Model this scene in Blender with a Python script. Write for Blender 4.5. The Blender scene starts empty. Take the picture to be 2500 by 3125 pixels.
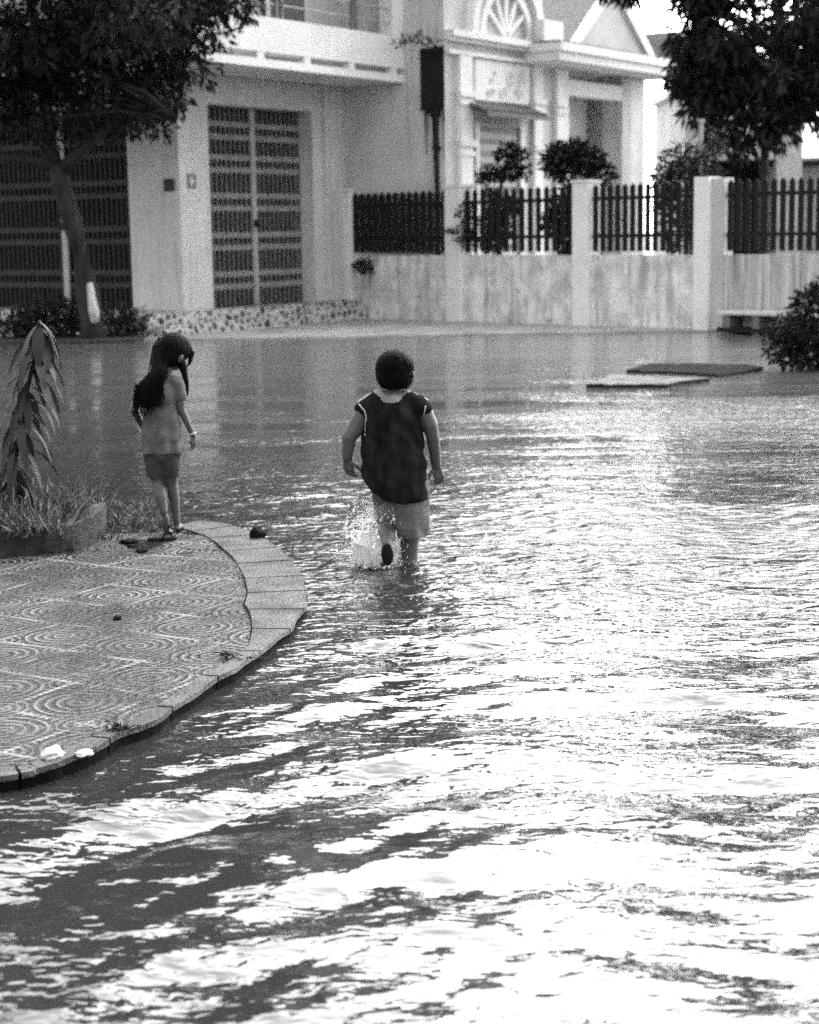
import bpy, bmesh, math, random
import numpy as np
from mathutils import Vector, Matrix, Euler, noise
random.seed(7); np.random.seed(7)
R = math.radians
sc = bpy.context.scene
col = sc.collection

# ------------------------------------------------------------------ materials (all greys: the photograph is black and white)
def nodes(m):
    m.use_nodes = True
    nt = m.node_tree; nt.nodes.clear()
    return nt
def N(nt, t, **k):
    n = nt.nodes.new(t)
    for a, b in k.items():
        if a == 'inp':
            for i, v in b.items(): n.inputs[i].default_value = v
        else: setattr(n, a, b)
    return n
def Lk(nt, a, b): nt.links.new(a, b)
def g(v): return (v, v, v, 1)
def math_(nt, op, a, b=None, c=None, clamp=False):
    n = nt.nodes.new('ShaderNodeMath'); n.operation = op; n.use_clamp = clamp
    for i, v in enumerate((a, b, c)):
        if v is None: continue
        if isinstance(v, (int, float)): n.inputs[i].default_value = v
        else: nt.links.new(v, n.inputs[i])
    return n.outputs[0]
def maprange(nt, v, a, b, c, d):
    n = nt.nodes.new('ShaderNodeMapRange'); nt.links.new(v, n.inputs[0])
    for i, x in enumerate((a, b, c, d)): n.inputs[i+1].default_value = x
    return n.outputs[0]
def noise_(nt, vec, scale, detail=4, rough=.55, dist=0):
    n = N(nt, 'ShaderNodeTexNoise'); n.inputs['Scale'].default_value = scale
    n.inputs['Detail'].default_value = detail; n.inputs['Roughness'].default_value = rough
    n.inputs['Distortion'].default_value = dist
    nt.links.new(vec, n.inputs['Vector']); return n.outputs['Fac']
def mapping(nt, vec, scale=(1, 1, 1), rot=(0, 0, 0), loc=(0, 0, 0)):
    n = N(nt, 'ShaderNodeMapping'); n.inputs['Scale'].default_value = scale
    n.inputs['Rotation'].default_value = rot; n.inputs['Location'].default_value = loc
    nt.links.new(vec, n.inputs['Vector']); return n.outputs[0]
def greymix(nt, fac, a, b):
    n = N(nt, 'ShaderNodeMix', data_type='RGBA')
    if isinstance(fac, (int, float)): n.inputs[0].default_value = fac
    else: nt.links.new(fac, n.inputs[0])
    for i, v in ((6, a), (7, b)):
        if isinstance(v, (int, float)): n.inputs[i].default_value = g(v)
        else: nt.links.new(v, n.inputs[i])
    return n.outputs[2]
def finish(nt, colr, rough=.8, bumpv=None, bdist=.01, spec=.5, **k):
    b = N(nt, 'ShaderNodeBsdfPrincipled'); o = N(nt, 'ShaderNodeOutputMaterial')
    if isinstance(colr, (int, float)): b.inputs['Base Color'].default_value = g(colr)
    else: Lk(nt, colr, b.inputs['Base Color'])
    if isinstance(rough, (int, float)): b.inputs['Roughness'].default_value = rough
    else: Lk(nt, rough, b.inputs['Roughness'])
    b.inputs['Specular IOR Level'].default_value = spec
    for a, v in k.items(): b.inputs[a.replace('_', ' ')].default_value = v
    if bumpv is not None:
        bp = N(nt, 'ShaderNodeBump'); bp.inputs['Distance'].default_value = bdist
        Lk(nt, bumpv, bp.inputs['Height']); Lk(nt, bp.outputs[0], b.inputs['Normal'])
    Lk(nt, b.outputs[0], o.inputs[0]); return b
def mottled(name, c1, c2, scale=3, rough=.85, bump=.004, stretch=(1, 1, 1), fine=30, streak=0, spec=.3):
    m = bpy.data.materials.new(name); nt = nodes(m)
    tc = N(nt, 'ShaderNodeTexCoord').outputs['Object']
    v = mapping(nt, tc, stretch)
    a = noise_(nt, v, scale, 5); f = noise_(nt, tc, fine, 3)
    c = greymix(nt, maprange(nt, a, .35, .65, 0, 1), c1, c2)
    c = greymix(nt, maprange(nt, f, .3, .8, 0, .35), c, (c1+c2)*.35)
    if streak:
        s = noise_(nt, mapping(nt, tc, (4, 4, .25)), 2.2, 6, .65)
        c = greymix(nt, maprange(nt, s, .52, .75, 0, streak), c, c1*.28)
    finish(nt, c, rough, f, bump, spec); return m
M = {}
M['plaster'] = mottled('painted_plaster', .50, .61, 1.2, streak=.45)
M['plaster_white'] = mottled('white_plaster', .70, .80, 2)
M['plaster_grey'] = mottled('grey_plaster', .40, .50, 1.5, streak=.2)
M['balcony'] = mottled('balcony_paint', .72, .82, 1.5, streak=.12)
M['dark_paint'] = mottled('dark_iron_paint', .008, .014, 8, .7, spec=.2)
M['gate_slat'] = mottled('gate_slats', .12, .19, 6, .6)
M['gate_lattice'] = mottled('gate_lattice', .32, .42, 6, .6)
M['slat_shade_and_stain'] = mottled('gate_slats_shade_and_stain', .014, .024, 6, .6)  # slats darkened for the shade on the side gate; also colours drip stains
M['gate_lattice_shaded'] = mottled('gate_lattice_shaded', .04, .07, 6, .6)  # lattice copy with the side gate's shade put into its colour
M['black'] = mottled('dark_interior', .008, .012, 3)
M['tile_roof'] = mottled('roof_tiles', .10, .2, 12)
M['metal'] = mottled('weathered_metal', .3, .42, 6, .5)
M['bark'] = mottled('bark', .012, .035, 9, .9, .02, (1, 1, .3))
M['bark_pale'] = mottled('whitewashed_bark', .35, .6, 9, .9, .01)
M['concrete'] = mottled('wet_concrete', .22, .38, 4, .5, .006)
M['slab'] = mottled('wet_slab', .05, .16, 3, .6, .01, spec=.15)
M['mound'] = mottled('dark_mound', .015, .03, 5, .95, .01, spec=.03)
M['apron'] = mottled('pale_concrete', .22, .36, 1.5, .45, .004)
M['asphalt'] = mottled('wet_asphalt', .04, .07, 6, .5, .006)
M['soil'] = mottled('dark_soil', .02, .05, 14, .8, .02)
M['border'] = mottled('shadow_dark_concrete', .006, .03, 12, .7, .01)  # concrete darkened to carry the shadow on the bed's side
M['skin'] = mottled('skin', .048, .075, 6, .5, .001, spec=.4)
M['hair'] = mottled('black_hair', .002, .004, 30, .7, .004, (6, 6, .7), spec=.06)
M['tank'] = mottled('dark_knit', .004, .017, 7, .9, .004, (3, 1, .8), spec=.03)  # stretched mottle puts fold shading into the cloth colour
M['trim'] = mottled('pale_cloth', .38, .5, 8, .8, .002)
M['yoke'] = mottled('grey_cloth', .16, .22, 12, .85, .002)
M['shorts'] = mottled('light_shorts', .08, .17, 10, .8, .004)
M['blouse'] = mottled('grey_blouse', .06, .105, 22, .9, .003)
M['shorts2'] = mottled('grey_shorts', .028, .05, 8, .9, .003)
M['petal'] = mottled('debris', .004, .010, 10, .8, spec=.05)
M['bag'] = mottled('white_plastic', .32, .5, 9, .5, .01)

def stained_wall():
    m = bpy.data.materials.new('stained_wall'); nt = nodes(m)
    tc = N(nt, 'ShaderNodeTexCoord').outputs['Object']
    a = noise_(nt, tc, 2.5, 6, .65); b = noise_(nt, mapping(nt, tc, (4, 4, .45)), 1.6, 7, .75); f = noise_(nt, tc, 22, 4)
    c = greymix(nt, maprange(nt, a, .4, .62, 0, 1), .55, .84)
    c = greymix(nt, maprange(nt, b, .46, .68, 0, .75), c, .15)
    c = greymix(nt, maprange(nt, noise_(nt, mapping(nt, tc, (1, 1, .8)), 4.5, 7, .8), .56, .66, 0, .8), c, .06)
    c = greymix(nt, maprange(nt, f, .5, .8, 0, .6), c, .1)
    finish(nt, c, .9, f, .006, .2); return m
M['wall_stain'] = stained_wall()
def corrugated():
    m = bpy.data.materials.new('streaked_gate_wall'); nt = nodes(m)
    tc = N(nt, 'ShaderNodeTexCoord').outputs['Object']
    b = noise_(nt, mapping(nt, tc, (7, 7, .25)), 2, 5, .7); f = noise_(nt, tc, 22, 4)
    c = greymix(nt, maprange(nt, b, .4, .66, 0, 1), .55, .14)
    finish(nt, c, .9, f, .006, .2); return m
M['wall_streak'] = corrugated()
def stones():
    m = bpy.data.materials.new('rubble_masonry'); nt = nodes(m)
    tc = N(nt, 'ShaderNodeTexCoord').outputs['Object']
    w = N(nt, 'ShaderNodeTexVoronoi', feature='DISTANCE_TO_EDGE'); w.inputs['Scale'].default_value = 6.5; Lk(nt, tc, w.inputs['Vector'])
    w2 = N(nt, 'ShaderNodeTexVoronoi'); w2.inputs['Scale'].default_value = 6.5; Lk(nt, tc, w2.inputs['Vector'])
    sp = N(nt, 'ShaderNodeSeparateColor'); Lk(nt, w2.outputs['Color'], sp.inputs[0])
    st = greymix(nt, sp.outputs[0], .02, .13)
    c = greymix(nt, maprange(nt, w.outputs['Distance'], .10, .2, 0, 1), .5, st)
    f = noise_(nt, tc, 30, 3)
    c = greymix(nt, maprange(nt, f, .45, .8, 0, .4), c, .12)
    finish(nt, c, .8, maprange(nt, w.outputs['Distance'], 0, .3, 0, 1), .02); return m
M['stones'] = stones()
def foliage(name, lo, hi, spec=.3, trans=.12):
    m = bpy.data.materials.new(name); nt = nodes(m)
    gm = N(nt, 'ShaderNodeNewGeometry')
    c = greymix(nt, gm.outputs['Random Per Island'], lo, hi)
    b = finish(nt, c, .55, None, spec=spec)
    t = N(nt, 'ShaderNodeBsdfTranslucent'); Lk(nt, c, t.inputs[0])
    mx = N(nt, 'ShaderNodeMixShader'); mx.inputs[0].default_value = trans
    o = [n for n in nt.nodes if n.type == 'OUTPUT_MATERIAL'][0]
    Lk(nt, b.outputs[0], mx.inputs[1]); Lk(nt, t.outputs[0], mx.inputs[2]); Lk(nt, mx.outputs[0], o.inputs[0]); return m
M['leaf_dark'] = foliage('dark_foliage', .006, .03, .15)
M['leaf_mid'] = foliage('mid_foliage', .03, .10)
M['leaf_shrub'] = foliage('shrub_foliage', .01, .06, .15)
M['leaf_near'] = foliage('glossy_leaf', .003, .04, .25)
M['weeds'] = foliage('weeds', .015, .13)

def pavement_mat():
    m = bpy.data.materials.new('fan_pattern_tiles'); nt = nodes(m)
    tc = N(nt, 'ShaderNodeTexCoord').outputs['Object']
    wob = noise_(nt, tc, 1.5, 2)
    v = mapping(nt, tc, (2.5, 2.5, 1), (0, 0, R(31)))
    fr = N(nt, 'ShaderNodeVectorMath', operation='FRACTION'); Lk(nt, v, fr.inputs[0])
    sb = N(nt, 'ShaderNodeVectorMath', operation='SUBTRACT'); Lk(nt, fr.outputs[0], sb.inputs[0]); sb.inputs[1].default_value = (.5, .5, 0)
    sx = N(nt, 'ShaderNodeSeparateXYZ'); Lk(nt, sb.outputs[0], sx.inputs[0])
    x, y = sx.outputs[0], sx.outputs[1]
    r = math_(nt, 'SQRT', math_(nt, 'ADD', math_(nt, 'MULTIPLY', x, x), math_(nt, 'MULTIPLY', y, y)))
    # concentric ridges around each tile centre, fans in the corners
    ring = math_(nt, 'COSINE', math_(nt, 'MULTIPLY', r, 62.8))
    inner = math_(nt, 'LESS_THAN', r, .46)
    ax = math_(nt, 'ABSOLUTE', x); ay = math_(nt, 'ABSOLUTE', y)
    cx = math_(nt, 'SUBTRACT', ax, .5); cy = math_(nt, 'SUBTRACT', ay, .5)
    rc = math_(nt, 'SQRT', math_(nt, 'ADD', math_(nt, 'MULTIPLY', cx, cx), math_(nt, 'MULTIPLY', cy, cy)))
    ring2 = math_(nt, 'COSINE', math_(nt, 'MULTIPLY', rc, 75.))
    h = math_(nt, 'ADD', math_(nt, 'MULTIPLY', ring, inner), math_(nt, 'MULTIPLY', ring2, math_(nt, 'SUBTRACT', 1, inner)))
    edge = math_(nt, 'GREATER_THAN', math_(nt, 'MAXIMUM', ax, ay), .475)
    # small square joints of 0.08 m
    v2 = mapping(nt, tc, (10, 10, 1), (0, 0, R(31)))
    fr2 = N(nt, 'ShaderNodeVectorMath', operation='FRACTION'); Lk(nt, v2, fr2.inputs[0])
    s2 = N(nt, 'ShaderNodeSeparateXYZ'); Lk(nt, fr2.outputs[0], s2.inputs[0])
    e2 = math_(nt, 'LESS_THAN', math_(nt, 'MINIMUM', s2.outputs[0], s2.outputs[1]), .09)
    big = noise_(nt, tc, 2.6, 6, .65, .6); fine = noise_(nt, tc, 45, 3)
    silt = maprange(nt, big, .45, .6, 0, 1)
    worn = maprange(nt, noise_(nt, tc, 1.9, 5, .65), .38, .54, 0, 1)
    groove = math_(nt, 'MULTIPLY', math_(nt, 'GREATER_THAN', h, .62), worn)
    c = greymix(nt, math_(nt, 'MULTIPLY', groove, .8), greymix(nt, maprange(nt, noise_(nt, tc, 7, 5, .7), .4, .6, 0, 1), .006, .03), .19)  # pale pattern lines put the glint of water held there into the colour
    c = greymix(nt, math_(nt, 'MULTIPLY', e2, maprange(nt, wob, .4, .6, .1, .6)), c, .16)
    c = greymix(nt, math_(nt, 'MULTIPLY', edge, maprange(nt, big, .4, .58, .75, .1)), c, .26)
    c = greymix(nt, math_(nt, 'MULTIPLY', silt, .7), c, .03)
    c = greymix(nt, maprange(nt, fine, .5, .75, 0, .6), c, .03)
    hh = math_(nt, 'SUBTRACT', math_(nt, 'MULTIPLY', h, .25), math_(nt, 'ADD', math_(nt, 'MULTIPLY', edge, .9), math_(nt, 'MULTIPLY', e2, .4)))
    hh = math_(nt, 'MULTIPLY', hh, math_(nt, 'SUBTRACT', 1, math_(nt, 'MULTIPLY', silt, .7)))
    hh = math_(nt, 'ADD', hh, math_(nt, 'MULTIPLY', fine, .9))
    finish(nt, c, maprange(nt, big, .40, .60, .55, .2), hh, .016, .16); return m
M['tiles'] = pavement_mat()
def kerb_mat():
    m = bpy.data.materials.new('wet_kerb_stone'); nt = nodes(m)
    tc = N(nt, 'ShaderNodeTexCoord').outputs['Object']
    a = noise_(nt, tc, 5, 6, .7); f = noise_(nt, tc, 60, 3)
    c = greymix(nt, maprange(nt, a, .4, .62, 0, 1), .012, .075)
    c = greymix(nt, maprange(nt, f, .5, .75, 0, .6), c, .04)
    finish(nt, c, maprange(nt, a, .35, .6, .6, .35), f, .008, .3); return m
M['kerb'] = kerb_mat()
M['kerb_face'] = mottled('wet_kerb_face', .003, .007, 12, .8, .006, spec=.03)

def water_mat():
    m = bpy.data.materials.new('flood_water'); nt = nodes(m)
    tc = N(nt, 'ShaderNodeTexCoord').outputs['Object']
    def dist(cx, cy, sx=1, sy=1):
        s = N(nt, 'ShaderNodeSeparateXYZ'); Lk(nt, tc, s.inputs[0])
        x = math_(nt, 'MULTIPLY', math_(nt, 'SUBTRACT', s.outputs[0], cx), sx); y = math_(nt, 'MULTIPLY', math_(nt, 'SUBTRACT', s.outputs[1], cy), sy)
        return math_(nt, 'SQRT', math_(nt, 'ADD', math_(nt, 'MULTIPLY', x, x), math_(nt, 'MULTIPLY', y, y)))
    calmfar = maprange(nt, dist(0, 0), 10.5, 16, 1, .10)
    glassy = maprange(nt, dist(.45, 3.9), .2, 1.6, .38, 1)
    patch = maprange(nt, noise_(nt, mapping(nt, tc, (.5, 1.4, 1)), 1.3, 3), .35, .65, .25, 1.25)
    boy = maprange(nt, dist(1.0, 8.9, .6, 1), .5, 2.6, 1.3, 0)
    a = noise_(nt, mapping(nt, tc, (1, 1.8, 1)), 6.5, 1.5, .5, .5)
    b = noise_(nt, mapping(nt, tc, (1, 1.7, 1), (0, 0, R(12))), 17, 1.5, .5, .4)
    c_ = noise_(nt, mapping(nt, tc, (1, 1.4, 1)), 42, 1.5, .5)
    h = math_(nt, 'ADD', math_(nt, 'MULTIPLY', a, .018), math_(nt, 'ADD', math_(nt, 'MULTIPLY', b, .0066), math_(nt, 'MULTIPLY', c_, .0005)))
    amp = math_(nt, 'MULTIPLY', math_(nt, 'ADD', math_(nt, 'MULTIPLY', patch, glassy), boy), calmfar)
    bands = maprange(nt, noise_(nt, mapping(nt, tc, (.12, .9, 1), (0, 0, R(6))), 1.2, 4, .6), .47, .58, .02, .9)
    farw = maprange(nt, dist(0, 0), 11, 14, 0, 1)
    farw = math_(nt, 'MULTIPLY', farw, maprange(nt, dist(0, 0), 17, 27, 1, .22))
    pale = maprange(nt, dist(4.6, 15.8, .5, 1), .8, 2.2, 2.2, 0)
    amp = math_(nt, 'ADD', amp, math_(nt, 'MULTIPLY', farw, math_(nt, 'ADD', bands, pale)))
    h = math_(nt, 'MULTIPLY', h, amp)
    bs = finish(nt, maprange(nt, dist(0, 0), 11, 26, .02, .10), maprange(nt, dist(0, 0), 9, 24, .02, .13), h, 1.0, .5)
    ruf = math_(nt, 'MULTIPLY', maprange(nt, dist(2.3, 9.7, .42, 1), .4, 2.3, .20, 0), maprange(nt, noise_(nt, mapping(nt, tc, (.35, 1.6, 1)), 1.4, 3), .38, .62, .45, 1.1))
    Lk(nt, math_(nt, 'ADD', maprange(nt, dist(0, 0), 9, 24, .02, .13), ruf), bs.inputs['Roughness'])
    bs.inputs['IOR'].default_value = 1.5
    return m
M['water'] = water_mat()
def spray_mat():
    m = bpy.data.materials.new('spray'); nt = nodes(m)
    b = finish(nt, .85, .15, None, spec=.8); b.inputs['Alpha'].default_value = .7; return m
M['spray'] = spray_mat()

# ------------------------------------------------------------------ mesh helpers
class MB:
    def __init__(s): s.v = []; s.f = []
    def add(s, vs, fs):
        k = len(s.v); s.v += [tuple(p) for p in vs]; s.f += [tuple(i+k for i in f) for f in fs]
    def box(s, x0, x1, y0, y1, z0, z1, mat=None):
        vs = [(x, y, z) for z in (z0, z1) for y in (y0, y1) for x in (x0, x1)]
        if mat: vs = [mat @ Vector(p) for p in vs]
        s.add(vs, [(0, 2, 3, 1), (4, 5, 7, 6), (0, 1, 5, 4), (2, 6, 7, 3), (0, 4, 6, 2), (1, 3, 7, 5)]); return s
    def prism(s, poly, z0, z1):                   # polygon in xy, vertical walls
        n = len(poly)
        zt = z1 if callable(z1) else (lambda x, y: z1)
        s.add([(x, y, z0) for x, y in poly] + [(x, y, zt(x, y)) for x, y in poly],
              [tuple(range(n))[::-1], tuple(range(n, 2*n))] + [(i, (i+1) % n, n+(i+1) % n, n+i) for i in range(n)]); return s
    def prism_y(s, poly, y0, y1):                 # polygon in xz, extruded along y
        n = len(poly)
        s.add([(x, y0, z) for x, z in poly] + [(x, y1, z) for x, z in poly],
              [tuple(range(n)), tuple(range(n, 2*n))[::-1]] + [(i, n+i, n+(i+1) % n, (i+1) % n) for i in range(n)]); return s
    def tube(s, pts, rad, seg=8):
        pts = [Vector(p) for p in pts]
        if isinstance(rad, (int, float)): rad = [rad]*len(pts)
        rings = []
        up = Vector((0, 0, 1))
        for i, p in enumerate(pts):
            d = (pts[min(i+1, len(pts)-1)] - pts[max(i-1, 0)]).normalized()
            a = d.cross(up)
            if a.length < .2: a = d.cross(Vector((0, 1, 0)))
            a.normalize(); b = d.cross(a)
            rings.append([p + (a*math.cos(t) + b*math.sin(t))*rad[i] for t in [2*math.pi*j/seg for j in range(seg)]])
        fs = []
        for i in range(len(pts)-1):
            for j in range(seg):
                a0 = i*seg+j; a1 = i*seg+(j+1) % seg
                fs.append((a0, a1, a1+seg, a0+seg))
        fs += [tuple(range(seg))[::-1], tuple(range((len(pts)-1)*seg, len(pts)*seg))]
        s.add([p for r in rings for p in r], fs); return s
    def build(s, name, m, parent=None, loc=(0, 0, 0), smooth=False, bevel=0):
        me = bpy.data.meshes.new(name); me.from_pydata(s.v, [], s.f); me.materials.append(m)
        me.validate(); me.update()
        if smooth: me.shade_smooth()
        o = bpy.data.objects.new(name, me); col.objects.link(o); o.location = loc
        if parent: o.parent = parent
        if bevel:
            b = o.modifiers.new('bevel', 'BEVEL'); b.width = bevel; b.segments = 2; b.limit_method = 'ANGLE'
        return o
def tag(o, label=None, cat=None, group=None, kind=None):
    for k, v in (('label', label), ('category', cat), ('group', group), ('kind', kind)):
        if v: o[k] = v
    return o
def thing(name, label, cat, loc=(0, 0, 0), rz=0, group=None):
    o = bpy.data.objects.new(name, None); col.objects.link(o); o.location = loc; o.rotation_euler = (0, 0, rz)
    return tag(o, label, cat, group)
def copy_tree(o, parent=None):
    c = o.copy(); col.objects.link(c)
    if parent: c.parent = parent
    for ch in list(o.children): copy_tree(ch, c)
    return c

# ------------------------------------------------------------------ camera
F = 3594.; H = 1.75
th = math.atan((1078-485)/F); roll = .0158
fwd = Vector((0, math.cos(th), -math.sin(th))); r0 = Vector((1, 0, 0)); u0 = r0.cross(fwd)
rt = math.cos(roll)*r0 - math.sin(roll)*u0; up = math.cos(roll)*u0 + math.sin(roll)*r0
cd = bpy.data.cameras.new('camera'); cam = bpy.data.objects.new('camera', cd); col.objects.link(cam)
mw = Matrix((rt, up, -fwd)).transposed().to_4x4(); mw.translation = (0, 0, H); cam.matrix_world = mw
cd.sensor_fit = 'HORIZONTAL'; cd.sensor_width = 24; cd.lens = 24*F/1725; cd.clip_end = 2000
cd.dof.use_dof = True; cd.dof.focus_distance = 7.2; cd.dof.aperture_fstop = 2.6
sc.camera = cam

# ------------------------------------------------------------------ ground and water
def flat(name, poly, z, m, kind='structure', skirt=None):
    b = MB()
    if skirt is None: b.add([(x, y, z) for x, y in poly], [tuple(range(len(poly)))])
    else: b.prism(poly, skirt, z)
    return tag(b.build(name, m), kind=kind)
flat('ground', [(-300, -200), (300, -200), (300, 600), (-300, 600)], -.3, M['asphalt'])

def water_grid():
    def graded(stops):
        out = [stops[0][0]]
        for (a, da), (b_, db) in zip(stops, stops[1:]):
            x = out[-1]
            while x < b_ - 1e-6:
                t = (x-a)/(b_-a); x += da + (db-da)*t; out.append(min(x, b_))
        return np.array(sorted(set(round(v, 4) for v in out)))
    xs = graded([(-60, 6), (-14, 1), (-6, .12), (-2.5, .035), (2.5, .035), (6, .12), (14, 1), (60, 6)])
    ys = graded([(-40, 6), (0, .6), (2.8, .02), (7, .026), (13, .04), (20, .12), (34, .5), (36, .6)])
    X, Y = np.meshgrid(xs, ys)
    rng = np.random.RandomState(3)
    h = np.zeros_like(X)
    D = np.hypot(X, Y)
    near = np.clip((13.5-D)/3.5, 0, 1); near = near*near*(3-2*near)
    # rings spreading from the disturbed spot in the foreground
    c1 = (.30, 3.7); d = np.hypot(X-c1[0], (Y-c1[1]))
    ang = np.arctan2(Y-c1[1], X-c1[0])
    d2 = d + .05*np.sin(3*ang+1) + .035*np.sin(7*ang+d*2) + .05*np.sin(2.1*X+1.3*Y)
    env = np.clip((d-.35)/.9, 0, 1)*np.exp(-np.clip(d-2.6, 0, 9)/1.6)
    ph = 2*np.pi*d2/.86
    h += .0140*env*(np.sin(ph) + .35*np.sin(2*ph+.8))
    # rings round the wading boy
    cb = (.0, 8.85); e = np.hypot(X-cb[0], Y-cb[1]); e2 = e + .04*np.sin(4*np.arctan2(Y-cb[1], X-cb[0]))
    h += .006*np.exp(-e/1.6)*np.sin(2*np.pi*e2/.31)*np.clip(e/.15, 0, 1)
    h += .0085*np.exp(-((e-2.6)/1.9)**2)*np.sin(2*np.pi*e2/.52+.7*np.sin(X*1.3))*(.4+.6*np.clip(.8-X, 0, 1))
    # wake running along the kerb
    h += .004*np.exp(-((X+.2-(Y-6.0)*.25)/.7)**2)*np.sin(2*np.pi*((X*.62-Y*.78))/.23)*np.exp(-((Y-6.2)/1.6)**2)
    # cross sea
    for k in range(46):
        lam = .14*(1.055**k); a = rng.uniform(0, 2*np.pi); dirn = np.pi/2 + rng.normal(0, .5)
        kx, ky = np.cos(dirn)*2*np.pi/lam, np.sin(dirn)*2*np.pi/lam
        mod = .5+.5*np.sin(X*rng.uniform(.3, 1.3)+Y*rng.uniform(.4, 1.2)+rng.uniform(0, 6))
        h += .0011*lam*(1/(lam+.15))*2.3*(1 if lam < .6 else .45)*np.sin(kx*X+ky*Y+a+.6*np.sin(1.1*X+a))*mod
    h *= near
    rl2 = X-(.78+.34*(Y-3.65)+.02*np.sin(Y*9)); h += np.where(Y < 4.9, .0035*np.exp(-(rl2/.022)**2)*(.5+.5*np.sin(Y*14+2*np.sin(Y*5))), 0)
    for k in range(10):       # faint long undulations farther out
        lam = rng.uniform(.9, 2.6); dirn = np.pi/2 + rng.normal(0, .18); a = rng.uniform(0, 6)
        h += .0009*lam*np.sin(np.cos(dirn)*2*np.pi/lam*X + np.sin(dirn)*2*np.pi/lam*Y + a)*np.clip((D-8)/5, 0, 1)*np.exp(-np.clip(D-18, 0, 99)/5)
    # calm where the water lies thin over the pavement
    pk = np.array(PAVE_EDGE); inside = np.zeros_like(X)
    xe = np.interp(Y, pk[:, 1], pk[:, 0])
    dd = X - xe
    calm = np.clip((dd+.02)/.45, 0, 1); calm = np.where(Y > 10.9, 1, calm)
    h *= .06 + .94*calm
    ny, nx = X.shape
    v = np.stack([X, Y, h], -1).reshape(-1, 3)
    i = np.arange(ny*nx).reshape(ny, nx)
    f = np.stack([i[:-1, :-1], i[:-1, 1:], i[1:, 1:], i[1:, :-1]], -1).reshape(-1, 4)
    me = bpy.data.meshes.new('water'); me.vertices.add(len(v)); me.vertices.foreach_set('co', v.ravel())
    me.loops.add(f.size); me.loops.foreach_set('vertex_index', f.ravel().astype(np.int32))
    me.polygons.add(len(f)); me.polygons.foreach_set('loop_start', np.arange(0, f.size, 4, dtype=np.int32))
    me.update(); me.validate(); me.shade_smooth(); me.materials.append(M['water'])
    o = bpy.data.objects.new('water', me); col.objects.link(o); tag(o, kind='structure'); return o

# kerb line, world metres (near end first)
KERB = [(-3.2, 4.6), (-2.2, 4.95), (-1.33, 5.23), (-1.21, 5.30), (-1.12, 5.40), (-1.02, 5.65), (-.92, 5.85), (-.82, 6.16), (-.75, 6.42),
        (-.67, 6.63), (-.60, 6.95), (-.53, 7.32), (-.49, 7.72), (-.50, 8.10), (-.55, 8.5), (-.62, 8.88), (-.72, 9.3), (-.86, 9.75), (-1.02, 10.12), (-1.3, 10.42), (-1.7, 10.6), (-2.4, 10.7), (-9, 10.8)]
PAVE_EDGE = [(x, y) for x, y in KERB]
def smoothline(P, n=6):
    out = []
    for i in range(len(P)-1):
        p0 = Vector((*P[max(i-1, 0)], 0)); p1 = Vector((*P[i], 0)); p2 = Vector((*P[i+1], 0)); p3 = Vector((*P[min(i+2, len(P)-1)], 0))
        for k in range(n):
            t = k/n
            q = .5*((2*p1) + (p2-p0)*t + (2*p0-5*p1+4*p2-p3)*t*t + (3*p1-p0-3*p2+p3)*t**3)
            out.append((q.x, q.y))
    out.append(P[-1]); return out
KS = smoothline(KERB)
def pave_z(x, y):
    z = .050 - .0150*max(0, y-6.6)
    z += (.007+.005*max(0, min(1, y-8)))*noise.noise(Vector((x*2.3, y*2.3, 0)))
    return max(-.02, min(z, .062))
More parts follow.
